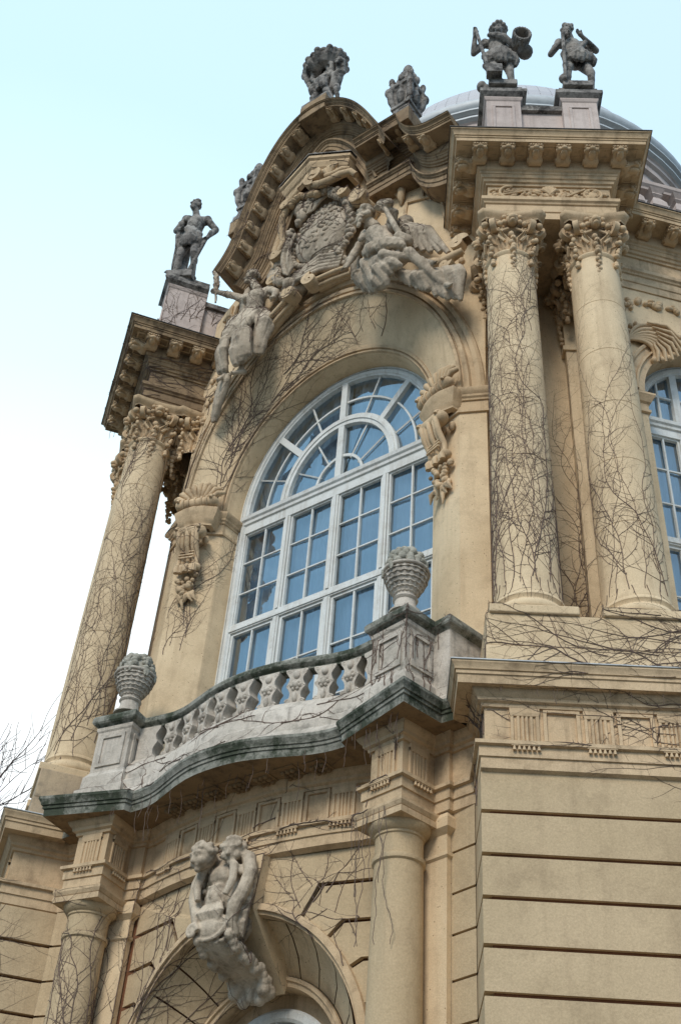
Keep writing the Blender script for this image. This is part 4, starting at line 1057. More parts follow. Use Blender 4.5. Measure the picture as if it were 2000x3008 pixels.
# coat of arms, canopy and scrollwork between arch and pediment
m = MB()
cpoly = [(-.80, -.46), (-.02, -.68), (.58, -.36), (.62, .1), (-.85, .1)]
CX = lambda k, z: [V((-.08+(x+.08)*k, .1+(y-.1)*k, z)) for x, y in cpoly]
m.grid([CX(k, z) for k, z in ((.78, 17.98), (.86, 18.02), (.86, 18.14), (.90, 18.17), (.95, 18.26), (.95, 18.30), (1.0, 18.33), (1.0, 18.40), (.97, 18.42))])
m.build('canopy_cornice', TRIM, PED, smooth=0)
m = MB(); m.grid([CX(k, z) for k, z in ((1.03, 18.41), (1.03, 18.435), (.82, 18.55), (.66, 18.72), (.55, 18.92), (.36, 19.08), (.05, 19.12))])
for i in range(60):
    k = rnd.random(); a = rnd.uniform(0, 1); P = CX(.95-.55*k, 18.46+.6*k**1.2); j = rnd.randrange(0, 3); q = P[j].lerp(P[j+1], a) if j < 2 else P[0].lerp(P[1], a)
    m.ell(q, (rnd.uniform(.04, .09), .05, .035), nu=7, nv=5)
m.build('canopy_roof', GREYST, PED, smooth=40, rough=.03, rscale=.1)
m = MB()
def vol(x, y, z, r, d=1, tr=1.7, rad=.045, a0=0): m.volute((x, y, z), (1, 0, 0), (0, 0, 1), (0, 1, 0), r, r*.2, tr, rad, .14, d, a0)
# front scroll pediment under the canopy
vol(.0, -.48, 18.02, .20, -1, 1.8, .05, pi*1.5); vol(.84, -.32, 16.98, .17, 1, 1.6, .06, pi*.5); vol(.50, -.34, 17.33, .10, -1, 1.3, .035, 0)
m.tube([(-.02, -.47, 17.82), (.13, -.49, 17.70), (.30, -.48, 17.66), (.5, -.44, 17.72), (.66, -.40, 17.72), (.75, -.36, 17.60)], [.065, .07, .07, .07, .06, .05], 10)
m.tube([(.2, -.46, 17.9), (.35, -.46, 17.84), (.5, -.42, 17.9), (.62, -.38, 17.88)], [.05, .05, .05, .03], 9)
for a in (-30, 5, 40): a = radians(a); m.tube([(.28, -.45, 17.85), (.28+.12*sin(a), -.5, 17.85+.16*cos(a)), (.28+.24*sin(a), -.47, 17.85+.27*cos(a))], [.03, .055, .02], 8)
m.capsule((.80, -.30, 16.98), .10, (.84, .05, 16.98), .13, 12); m.capsule((.6, -.2, 17.2), .10, (.9, -.1, 16.7), .10, 12)
for sg in (-1,):
    m.tube([(-.35, -.45, 17.95), (-.55, -.42, 17.85), (-.72, -.36, 17.6), (-.76, -.30, 17.3), (-.70, -.28, 17.05), (-.80, -.26, 16.85)], [.06, .07, .06, .06, .05, .04], 9)
    vol(-.84, -.24, 16.80, .12, -1, 1.5, .045); vol(-.62, -.40, 17.78, .12, 1, 1.5, .045); vol(-.9, -.16, 16.25, .11, 1, 1.5, .04)
    m.tube([(-.92, -.12, 17.6), (-1.0, -.1, 17.2), (-1.02, -.08, 16.9), (-.95, -.1, 16.65)], [.08, .09, .07, .05], 9)
for i in range(10): m.ell((-.52+.06*i, -.40-.02*sin(i), 17.86-.10*abs(i-3)*.4), (.07, .07, .06), nu=9, nv=7)
m.build('scroll_ornament', TRIM, PED, smooth=50, rough=.012, rscale=.05); m = MB()
vol(2.48, -.12, 14.75, .13, 1, 1.5, .05); vol(2.30, -.16, 14.36, .09, -1, 1.4, .035)
m.tube([(1.95, -.02, 14.9), (2.15, -.06, 14.66), (2.36, -.10, 14.60), (2.52, -.1, 14.62)], [.05, .07, .07, .05], 9)
m.build('scroll_ornament', TRIM, PED, smooth=50, rough=.012, rscale=.05)
# raised panel mouldings and leaf drops on the bare wall either side of the crest
for sg in (1, -1):
    f = lambda x, z, o=.0: V((sg*x, yt(x)-.02-o, z))
    for P in ([(.80, 17.36), (1.10, 17.30), (1.32, 17.26)], [(1.42, 16.86), (1.66, 16.80), (1.98, 16.72)], [(1.98, 16.72), (2.02, 16.3), (2.08, 15.9), (2.22, 15.55)], [(1.42, 16.86), (1.40, 16.6), (1.44, 16.35)], [(1.68, 17.2), (1.69, 16.80)], [(2.15, 16.9), (2.17, 16.3)]):
        m = MB(); m.tube([f(x, z) for x, z in P], .028, 6); m.build('wall_panel_moulding', TRIM, PED, smooth=50)
    m = MB(); m.tube([f(1.33, 17.34, .02), f(1.36, 17.15, .06), f(1.35, 16.98, .05), f(1.33, 16.86, .0)], [.03, .065, .06, .015], 8); m.tube([f(1.28, 17.3), f(1.24, 17.18, .03), f(1.28, 17.06)], [.02, .035, .012], 7)
    m.build('leaf_drop', TRIM, PED, smooth=50); m = MB(); m.volute(f(2.12, 16.5, .03), (sg, 0, 0), (0, 0, 1), (0, 1, 0), .11, .03, 1.4, .035)
    for i in range(12): m.ell(f(2.1+rnd.uniform(-.12, .25), 14.95+rnd.uniform(-.3, .25)), (.05, .04, .06), nu=8, nv=6)
    m.build('scroll_ornament', TRIM, PED, smooth=50)
# scroll-ended mouldings riding on the archivolt
for (pa, pb) in (((.03, 15.55), (.62, 15.53)), ((-.40, 15.50), (-.98, 15.14))):
    m = MB(); a, b = V((pa[0], -.16, pa[1])), V((pb[0], -.10, pb[1])); d = (b-a).normalized(); n_ = V((-d.z, 0, d.x)) if d.x > 0 else V((d.z, 0, -d.x))
    sgv = 1 if d.x > 0 else -1
    for k, (h, o, r) in enumerate(((.08, -.04, .045), (.0, -.10, .035), (-.07, -.03, .03), (.0, .04, .10))):
        m.tube([a+n_*h+V((0, o, 0)), (a+b)/2+n_*(h+.02)+V((0, o, 0)), b+n_*h+V((0, o, 0))], r, 8)
    m.volute(a-d*.02-n_*.02+V((0, -.08, 0)), d, n_, (0, 1, 0), .12, .03, 1.6, .045, .22, -1 if sgv < 0 else 1, pi*.5)
    m.build('archivolt_scroll', TRIM, PED, smooth=50)
m = MB()
# convex shield
m.grid([[V((.06+.52*r_*cos(a)*(1-.12*sin(a)), -.20-.16*sqrt(max(0, 1-r_*r_)), 16.78+.62*r_*sin(a))) for a in [2*pi*i/32 for i in range(32)]] for r_ in (1.0, .92, .8, .6, .4, .2, .02)], False, True)
m.ell((.06, -.10, 16.78), (.56, .14, .66), nu=24, nv=14)
for i in range(40):     # rolled rim
    a = 2*pi*i/40; m.ell((.06+.60*cos(a)*(1-.12*sin(a)), -.18, 16.78+.70*sin(a)), (.06, .07, .055), nu=8, nv=6)
# quartered charges
for i in range(70):
    a, r_ = rnd.uniform(0, 2*pi), sqrt(rnd.random())*.85
    m.ell((.06+.5*r_*cos(a), -.20-.165*sqrt(1-r_*r_), 16.80+.58*r_*sin(a)), (rnd.uniform(.02, .07), .025, rnd.uniform(.02, .06)), ellrot('Y', rnd.uniform(-1.5, 1.5)), nu=8, nv=6)
def garland(P, r0, r1, nper=26, wob=.03):
    P = cr(P, 5)
    for i, p in enumerate(P):
        r = r0+(r1-r0)*i/len(P)
        for k in range(3): m.ell(p+V((rnd.uniform(-wob, wob)*1.6, -.02+rnd.uniform(-.02, .02), rnd.uniform(-wob, wob))), (r*rnd.uniform(.6, 1), r*.8, r*rnd.uniform(.5, .9)), ellrot('Y', rnd.uniform(-1, 1)), nu=8, nv=6)
garland([(-.62, -.18, 17.35), (-.78, -.16, 17.0), (-.84, -.14, 16.6), (-.80, -.16, 16.25), (-.62, -.2, 15.98)], .08, .075)
garland([(.25, -.3, 17.55), (.50, -.26, 17.25), (.62, -.24, 16.8), (.60, -.2, 16.3), (.40, -.18, 15.98)], .08, .06)
for i in range(26):     # palm frond on the left
    t = i/26; b_ = V((-.50-.10*sin(t*3), -.26, 16.05+.95*t))
    for sg in (-1, 1): m.tube([b_, b_+V((sg*.07, -.03, .07)), b_+V((sg*.10*(1.1-t*.6), -.01, .15))], [.012, .026, .008], 6)
garland([(-.45, -.25, 17.35), (-.2, -.3, 17.62), (.1, -.34, 17.68), (.35, -.3, 17.55)], .07, .07)
# helmet-like shell over the shield
m.tube([(-.52+.16*cos(pi-t*pi/8), -.34, 17.72+.20*sin(t*pi/8)) for t in range(9)], .045, 8); m.ell((-.42, -.26, 17.74), (.15, .12, .20)); m.ell((-.36, -.28, 17.5), (.10, .09, .16))
for i in range(10): m.tube([(-.42+.03*i, -.28, 17.45), (-.44+.05*i, -.32, 17.56), (-.38+.06*i, -.28, 17.66)], [.02, .035, .015], 7)
# swags under the shield
for i in range(5):
    o = .07*i; m.tube([(-.55+o*.3, -.16, 16.12-o*1.3), (-.25, -.22-.02*i, 16.02-o*1.1), (.1, -.24, 16.10-o*1.2), (.5-o*.2, -.16, 15.98-o)], .05, 8)
m.ell((-.50, -.2, 15.88), .12); m.ell((-.34, -.14, 15.72), (.16, .12, .13)); m.ell((-.60, -.16, 15.70), .09)
for i in range(40): m.ell((rnd.uniform(-.75, .6), -.14, rnd.uniform(15.7, 16.05)), (rnd.uniform(.03, .08), .05, rnd.uniform(.03, .06)), nu=8, nv=6)
m.build('coat_of_arms', RELIEF, PED, smooth=60, rough=.02, rscale=.06)
# ---- keystone with putti, shell cavity, shield and ribbed console
m = MB()
def putto(hx, hy, hz, tilt, s_=1.0):
    F = V((sin(tilt)*.5, -.85, -.45)).normalized(); sx = F.cross(V((0, 0, 1))).normalized(); uu = sx.cross(F); o = V((hx, hy, hz)); g = lambda a, b, c: o+sx*(a*s_)+F*(b*s_)+uu*(c*s_)
    m.ell(o, (.115*s_, .12*s_, .125*s_)); m.ell(g(0, .06, -.04), .085*s_)
    for k in (-1, 1):
        m.ell(g(.055*k, .085, -.045), .045*s_); m.ell(g(.04*k, .105, .015), .02*s_); m.tube([g(.015*k, .115, .04), g(.045*k, .11, .05), g(.075*k, .085, .035)], .012*s_, 6)
    m.capsule(g(0, .12, .015), .014*s_, g(0, .145, -.025), .022*s_, 8); m.capsule(g(-.025, .125, -.07), .014*s_, g(.025, .125, -.07), .014*s_, 7); m.ell(g(0, .11, -.105), .032*s_)
    for i in range(34):
        a, b_ = rnd.uniform(0, 2*pi), rnd.uniform(.0, 1.45); d = sx*(cos(a)*cos(b_)) + F*(sin(a)*cos(b_)) + uu*sin(b_)
        if d.dot(F) > .5 and d.dot(uu) < .62: continue
        m.ell(o+d*.115*s_, .032*s_, nu=8, nv=6)
putto(-.15, -.58, 6.38, -.5, 1.05); putto(.13, -.48, 6.42, .6, 1.0)
# wings of the cartouche and drapery framing the hollow
for sx in (-1, 1):
    m.tube([(sx*.13, -.42, 6.42), (sx*.27, -.40, 6.34), (sx*.33, -.42, 6.18), (sx*.30, -.46, 6.0), (sx*.22, -.48, 5.84), (sx*.20, -.46, 5.70), (sx*.24, -.40, 5.60)], [.06, .075, .07, .065, .07, .055, .02], 10)
    m.tube([(sx*.10, -.52, 6.34), (sx*.20, -.52, 6.24), (sx*.22, -.54, 6.08), (sx*.17, -.56, 5.94)], [.04, .045, .04, .03], 8)
    for j in range(5): m.tube([(sx*(.26-.02*j), -.40, 6.2-.1*j), (sx*(.34-.02*j), -.38, 6.12-.1*j), (sx*(.33-.02*j), -.34, 6.0-.1*j)], [.03, .045, .012], 7)
m.ell((0, -.30, 6.30), (.26, .16, .16)); m.ell((0, -.40, 6.20), (.20, .13, .13)); m.ell((0, -.36, 6.02), (.25, .14, .20)); m.ell((0, -.26, 6.08), (.30, .19, .34)); m.ell((0, -.22, 5.80), (.23, .16, .22))
# mask and its beard
m.ell((-.02, -.44, 5.98), (.14, .11, .16)); m.ell((-.02, -.53, 5.98), (.03, .04, .05))
for k in (-1, 1): m.ell((-.02+.055*k, -.50, 6.02), .03); m.tube([(-.02+.02*k, -.525, 6.06), (-.02+.06*k, -.52, 6.075), (-.02+.10*k, -.48, 6.05)], .018, 6)
for i in range(7): m.tube([(-.02+.03*(i-3), -.50, 5.90), (-.02+.045*(i-3), -.53, 5.82), (-.02+.03*(i-3), -.50, 5.74)], [.025, .032, .012], 7)
# small oval shield with rolled edges
m.ell((-.05, -.46, 5.70), (.19, .07, .11)); m.tube([(-.05+.20*cos(t*pi/12), -.48, 5.70+.12*sin(t*pi/12)) for t in range(25)], .022, 7)
m.volute((-.21, -.54, 5.66), (1, 0, 0), (0, 0, 1), (0, 1, 0), .075, .02, 1.5, .028); m.tube([(.15, -.44, 5.78), (.19, -.42, 5.68), (.18, -.36, 5.56), (.15, -.30, 5.50)], [.05, .055, .045, .01], 8)
for i in range(16): m.ell((rnd.choice((-1, 1))*rnd.uniform(.14, .26), -.36-rnd.random()*.12, rnd.uniform(5.72, 6.25)), (rnd.uniform(.025, .045),)*3, nu=8, nv=6)
arcp = [V((0, -.44, 5.60)), V((0, -.30, 5.52)), V((0, -.12, 5.46)), V((0, .04, 5.42)), V((0, .16, 5.34)), V((0, .22, 5.26))]
for sx in (-.15, -.09, -.03, .03, .09, .15): m.tube([p+V((sx, 0, -.02*cos(sx*12))) for p in cr(arcp, 3)], .045, 8)
AP = cr(arcp, 4)
for i in range(len(AP)):
    p = AP[i]
    if i % 2 == 0: m.tube([p+V((-.14, 0, -.035)), p+V((.14, 0, -.035))], .02, 6)
    for sx in (-1, 1):
        m.ell(p+V((sx*.19, -.01, .03*sin(i*1.7))), (.05, .06, .055), nu=8, nv=6)
m.volute((0, .20, 5.27), (0, 1, 0), (0, 0, 1), (1, 0, 0), .09, .03, 1.4, .05); m.capsule((-.15, .20, 5.26), .06, (.15, .20, 5.26), .06)
for sx in (-1, 1): m.ell((sx*.10, .17, 5.21), .055); m.ell((sx*.17, .12, 5.29), .07)
m.build('keystone_carving', RELIEF, HOUSE, smooth=180, remesh=.010, rough=.006, rscale=.04, soft=0)

# ------------------------------------------------------------------ figures
def human(m, J, k=1.0, beard=False, hair='short', female=False, hands=True, face=(0, -1, 0)):
    J = {n: V(p) for n, p in J.items()}; F = V(face).normalized()
    up = (J['neck']-J['pelvis']).normalized(); side = (J['shR']-J['shL']).normalized()
    m.ell(J['pelvis'], (.17*k, .135*k, .15*k)); m.capsule(J['pelvis'], .145*k, J['chest'], (.145 if female else .165)*k, 14)
    bel = J['pelvis'].lerp(J['chest'], .45); m.ell(bel+F*.05*k, (.14*k, .10*k, .13*k))
    m.ell(J['chest'], (.185*k, .13*k, .17*k)); m.capsule(J['shL']*.8+J['chest']*.2, .085*k, J['shR']*.8+J['chest']*.2, .085*k, 12)
    for s_ in (-1, 1): m.ell(J['chest']+side*(.085*s_*k)+F*.10*k+up*.03*k, ((.075 if female else .09)*k, .05*k, .07*k))
    hd = J['head']; m.capsule(J['neck']-up*.06*k, .075*k, hd-V((0, 0, .04*k)), .06*k, 10)
    u2 = (hd-J['neck']).normalized(); sx = F.cross(V((0, 0, 1))); sx = sx.normalized() if sx.length > .1 else V((1, 0, 0))
    m.ell(hd+V((0, 0, .025*k)), (.088*k, .10*k, .105*k)); m.ell(hd+F*.045*k-V((0, 0, .05*k)), (.065*k, .06*k, .075*k))
    m.capsule(hd+F*.095*k+V((0, 0, .02*k)), .014*k, hd+F*.122*k-V((0, 0, .025*k)), .02*k, 8); m.capsule(hd+F*.092*k+V((0, 0, .035*k))-sx*.05*k, .014*k, hd+F*.092*k+V((0, 0, .035*k))+sx*.05*k, .014*k, 8)
    for s_ in (-1, 1): m.ell(hd+F*.085*k+sx*(.038*s_*k)+V((0, 0, .012*k)), .014*k, nu=7, nv=5); m.ell(hd+sx*(.092*s_*k)-V((0, 0, .01*k)), (.018*k, .025*k, .035*k), nu=7, nv=5); m.ell(hd+F*.07*k+sx*(.05*s_*k)-V((0, 0, .03*k)), .03*k, nu=7, nv=5)
    m.capsule(hd+F*.10*k-V((0, 0, .058*k))-sx*.022*k, .011*k, hd+F*.10*k-V((0, 0, .058*k))+sx*.022*k, .011*k, 7); m.ell(hd+F*.085*k-V((0, 0, .10*k)), .03*k)
    rr = random.Random(int(abs(hd.x*977+hd.z*131))+3)
    nh = dict(short=26, long=60, curly=60, cap=14)[hair]
    for i in range(nh):
        a = rr.uniform(0, 2*pi); b_ = rr.uniform(-.2, 1.5); d = V((cos(a)*cos(b_), sin(a)*cos(b_), sin(b_)))
        if d.dot(F) > .45 and d.z < .75: continue
        r = .038 if hair == 'short' else .05; q = hd+V((0, 0, .03*k))+d*(.098*k)
        if hair == 'long' and d.z < .3: q -= V((0, 0, rr.uniform(0, .16)*k))
        m.ell(q, r*k*rr.uniform(.7, 1.15), nu=7, nv=5)
    if beard:
        for i in range(22): t = rr.random(); m.ell(hd+F*(.10-.02*t)*k+sx*(rr.uniform(-.06, .06)*(1-.5*t)*k)-V((0, 0, (.06+.20*t)*k)), .034*k*(1.1-.5*t), nu=7, nv=5)
    for s_ in 'LR':
        sh, el_, wr = J['sh'+s_], J['el'+s_], J['wr'+s_]
        m.ell(sh, .088*k); m.capsule(sh, .074*k, el_, .056*k); m.ell(sh.lerp(el_, .45)+F*.012*k, (.066*k,)*3)
        m.capsule(el_, .058*k, el_.lerp(wr, .35), .056*k); m.capsule(el_.lerp(wr, .35), .056*k, wr, .037*k)
        if hands:
            d = (wr-el_).normalized(); n_ = d.cross(F); n_ = n_.normalized() if n_.length > .1 else V((1, 0, 0))
            pm = wr+d*.055*k; m.capsule(wr, .036*k, pm, .042*k, 9)
            for j in range(4):
                o = n_*((j-1.5)*.021*k); L_ = (.05, .06, .056, .042)[j]*k; kn = pm+d*.035*k+o
                m.capsule(kn, .0125*k, kn+d*L_*.7+F*.015*k, .0115*k, 7); m.capsule(kn+d*L_*.7+F*.015*k, .0115*k, kn+d*L_*.75+F*(.015*k+L_*.5), .010*k, 7)
            m.capsule(wr+d*.02*k+n_*.035*k, .015*k, wr+d*.06*k+n_*.062*k+F*.03*k, .012*k, 7)
        hp, kn, an = J['hip'+s_], J['kn'+s_], J['an'+s_]
        m.capsule(hp, .115*k, kn, .074*k, 12); m.ell(kn, .075*k); m.capsule(kn, .072*k, an, .043*k, 12); m.ell(kn.lerp(an, .32)-F*.022*k, (.062*k, .062*k, .10*k))
        toe = J.get('to'+s_); toe = toe if toe else an+F*.17*k-V((0, 0, .045*k))
        m.capsule(an-F*.04*k-V((0, 0, .03*k)), .042*k, toe, .03*k, 9)
        for j in range(5): m.ell(toe+sx*((j-2)*.018*k)+(toe-an).normalized()*.02*k, .014*k, nu=6, nv=5)
def folds(m, tops, bots, r0=.05, r1=.04, bulge=(0, -.05, 0), n=4, seed=1):
    """cloth as a run of adjoining fold ridges between two edges"""
    rr = random.Random(seed); tops = cr(tops, n); bots = cr(bots, n)
    N = max(len(tops), len(bots))
    ev = lambda P, t: P[min(int(t*(len(P)-1)), len(P)-2)].lerp(P[min(int(t*(len(P)-1)), len(P)-2)+1], t*(len(P)-1)-min(int(t*(len(P)-1)), len(P)-2))
    for i in range(N):
        t = i/(N-1); a, b = ev(tops, t), ev(bots, t); d = V((rr.uniform(-.03, .03), rr.uniform(-.03, .03), 0)); bl = V(bulge)*rr.uniform(.4, 1.3)
        m.tube([a, a.lerp(b, .12)+bl*.4, a.lerp(b, .38)+bl+d, a.lerp(b, .7)+bl*.7-d*.5, a.lerp(b, .9)+bl*.3, b+V((rr.uniform(-.02, .02), 0, rr.uniform(-.05, .03)))], [r0*.6, r0*.95, r0*rr.uniform(.85, 1.25), r1*rr.uniform(1.0, 1.35), r1*1.0, r1*.55], 8)
STK = dict(smooth=180, rough=.006, rscale=.04, soft=0)
def statue(name, T, fn, label, loc, mat=None, vox=.0115):
    e = empty(name, loc, label, 'statue', 'roof statues'); m = MB(); fn(m)
    o = m.build('carved_body', mat or GREYST, e, remesh=vox, **STK); o.matrix_basis = T
    return e
def block(m, h=.12, w=.24): m.box(-w, w, -w*.9, w*.9, -.02, h)
def s1(m):
    block(m)
    J = dict(pelvis=(0, 0, 1.08), chest=(-.02, -.03, 1.50), neck=(-.02, -.05, 1.70), head=(-.02, -.11, 1.87), shL=(-.26, -.02, 1.60), elL=(-.46, 0, 1.30), wrL=(-.45, -.16, 1.58),
             shR=(.24, -.02, 1.60), elR=(.42, .03, 1.30), wrR=(.36, -.26, 1.12), hipL=(-.11, 0, 1.0), knL=(-.14, -.10, .60), anL=(-.12, 0, .19), hipR=(.12, 0, 1.0), knR=(.15, -.05, .60), anR=(.20, .04, .19))
    human(m, J, .98, False, 'curly', face=(-.1, -.9, .15))
    m.capsule((-.03, -.02, 1.46), .175, (.01, 0, 1.10), .175, 16)
    folds(m, [(-.25, -.06, 1.12), (0, -.2, 1.15), (.24, -.05, 1.1)], [(-.26, -.08, .84), (0, -.16, .80), (.25, -.06, .82)], .07, .06)
    folds(m, [(-.22, -.16, 1.62), (-.1, -.2, 1.62)], [(.15, -.24, 1.30), (.24, -.2, 1.18)], .05, .05)
    m.capsule((-.44, -.22, 1.72), .032, (-.24, -.26, .3), .032); m.capsule((-.30, -.26, .42), .05, (-.12, -.28, .18), .10); m.box(-.28, -.02, -.36, -.2, .1, .34)
    for a in range(20):   # tub seen open
        t = 2*pi*a/20; c = V((.34, -.30, 1.28)); ax = V((.10, -.85, -.15)).normalized(); e1 = ax.cross(V((0, 0, 1))).normalized(); e2 = e1.cross(ax)
        m.capsule(c+e1*.145*cos(t)+e2*.145*sin(t)+ax*.09, .03, c+e1*.12*cos(t)+e2*.12*sin(t)-ax*.2, .03, 6)
    m.ell((.42, -.14, 1.12), (.14, .14, .1)); m.ell((-.33, .08, .36), (.09, .10, .10)); m.capsule((-.32, .08, .36), .08, (-.15, .1, .2), .10)
    for i in range(14): a = 2*pi*i/14; m.ell((-.02+.14*cos(a), -.09+.14*sin(a), 1.95+.03*sin(3*a)), .042, nu=8, nv=6)
def s2(m):
    block(m)
    J = dict(pelvis=(.06, 0, 1.06), chest=(.02, -.04, 1.46), neck=(0, -.09, 1.64), head=(-.06, -.20, 1.76), shL=(-.20, -.06, 1.56), elL=(-.36, -.06, 1.20), wrL=(-.15, -.28, 1.32),
             shR=(.26, -.02, 1.58), elR=(.42, -.06, 1.34), wrR=(.15, -.30, 1.36), hipL=(-.06, 0, .98), knL=(-.12, -.14, .58), anL=(-.14, -.02, .18), hipR=(.17, 0, .98), knR=(.27, -.08, .58), anR=(.27, .03, .18))
    human(m, J, .98, True, 'cap', face=(-.35, -.85, -.25))
    m.capsule((-.06, -.18, 1.84), .10, (0, -.10, 1.98), .045); m.ell((.02, -.06, 2.0), .05)
    m.capsule((.03, -.02, 1.42), .165, (.06, 0, 1.10), .16, 16)
    folds(m, [(-.12, -.12, 1.12), (.08, -.2, 1.14), (.3, -.05, 1.1)], [(-.16, -.14, .86), (.05, -.18, .82), (.33, -.08, .84)], .07, .06)
    m.capsule((-.18, -.34, 1.42), .035, (-.21, -.26, .1), .03); m.ell((-.22, -.2, .18), (.09, .08, .09)); m.capsule((.2, -.22, 1.3), .05, (.05, -.26, .95), .04)
def s3(m):
    block(m)
    J = dict(pelvis=(0, 0, 1.08), chest=(.03, -.03, 1.48), neck=(.02, -.05, 1.68), head=(-.03, -.11, 1.85), shL=(-.19, -.02, 1.60), elL=(-.32, -.05, 1.28), wrL=(-.16, -.22, 1.12),
             shR=(.24, -.02, 1.57), elR=(.44, .0, 1.34), wrR=(.36, -.10, 1.06), hipL=(-.10, 0, 1.0), knL=(-.12, -.08, .60), anL=(-.16, 0, .18), hipR=(.11, 0, 1.0), knR=(.17, -.14, .60), anR=(.20, -.02, .18))
    human(m, J, 1.0, False, 'short', face=(-.6, -.8, .1))
    for i in range(9): m.ell((-.03+.07*cos(i*.7), -.08+.09*sin(i*.7), 1.945), .035, nu=7, nv=5)
    folds(m, [(-.2, -.10, 1.20), (0, -.18, 1.24), (.2, -.1, 1.12)], [(-.20, -.08, .78), (.0, -.18, .80), (.22, -.1, .84)], .055, .05)
    folds(m, [(-.22, .08, 1.55), (-.05, .14, 1.55)], [(-.26, .12, .5), (-.05, .16, .45)], .05, .05)
    m.capsule((.38, -.12, 1.16), .03, (.14, -.14, .16), .035)
    m.capsule((-.12, .1, .15), .10, (-.06, .12, .6), .07)
def s4(m):
    m.box(-.3, .3, -.25, .25, -.05, .06)
    J = dict(pelvis=(-.05, 0, .66), chest=(-.04, -.03, .93), neck=(-.02, -.02, 1.06), head=(.0, .02, 1.14), shL=(-.20, -.02, 1.03), elL=(-.30, -.08, 1.15), wrL=(-.20, -.12, 1.34),
             shR=(.14, -.02, 1.03), elR=(.20, -.10, 1.20), wrR=(.06, -.12, 1.38), hipL=(-.13, 0, .62), knL=(-.17, -.12, .36), anL=(-.20, 0, .1), hipR=(.04, 0, .62), knR=(.16, -.08, .36), anR=(.27, .04, .1))
    human(m, J, .76, False, 'curly')
    J2 = dict(pelvis=(.16, .1, .70), chest=(.24, .06, .95), neck=(.28, .02, 1.06), head=(.34, -.06, 1.18), shL=(.12, .05, 1.02), elL=(.08, -.05, 1.2), wrL=(.0, -.1, 1.38),
              shR=(.36, .06, 1.0), elR=(.42, -.02, 1.22), wrR=(.30, -.08, 1.38), hipL=(.1, .1, .66), knL=(.0, .12, .4), anL=(-.02, .2, .1), hipR=(.22, .1, .66), knR=(.30, .0, .4), anR=(.30, .14, .1))
    human(m, J2, .72, False, 'curly')
    for i in range(22):   # great lobed basin held overhead, sagging to the left
        a = 2*pi*i/22; d = V((cos(a), sin(a)*.8, 0)); k = 1+.07*sin(i*2.7); sg_ = -.10*max(0, -cos(a))
        m.tube([V((-.02, 0, 1.32))+d*.10, V((-.04, 0, 1.34+sg_*.4))+d*.26, V((-.05, 0, 1.42+sg_))+d*.38*k, V((-.05, 0, 1.47+sg_))+d*.43*k], [.08, .085, .08, .06], 8)
        m.ell(V((-.05, 0, 1.47+sg_))+d*.43*k, (.075, .075, .06), nu=8, nv=6)
    m.ell((-.05, 0, 1.52), (.30, .25, .10))
    m.ell((-.04, 0, 1.46), (.40, .32, .12))
    folds(m, [(-.46, -.1, 1.52), (-.40, .1, 1.5)], [(-.40, -.05, 1.12), (-.32, .1, .8)], .08, .06); m.capsule((-.3, .1, .5), .12, (-.28, .12, .15), .14); m.ell((-.30, .05, .32), (.14, .12, .1))
    folds(m, [(-.2, -.1, .78), (.05, -.14, .8)], [(-.22, -.1, .55), (.12, -.12, .56)], .06, .05)
RS = M.Rotation(AR, 4, 'Z'); LS = M.Rotation(-AR, 4, 'Z')
statue('miner_statue', RS @ M.Diagonal((.88, .9, .94, 1)), s1, 'grey stone statue with curly hair holding a long shovel and a tub on roof pedestal', R(-.02, -.22, 17.79))
statue('old_man_statue', RS @ M.Diagonal((.9, .9, .95, 1)), s2, 'grey stone statue of a bearded man in a pointed cap leaning on a staff', R(1.08, -.22, 17.79))
statue('hunter_statue', M.Rotation(.55, 4, 'Z') @ M.Diagonal((.96, 1.0, 1.18, 1)), s3, 'dark draped stone statue with bent arm standing alone on the left roof pedestal', L(-.10, -.14, 17.79))
statue('basin_bearers_statue', M.Diagonal((.92, .92, 1.06, 1)), s4, 'stone group holding a ribbed basin overhead on top of the curved pediment', V((-.04, -.52, 20.06)))
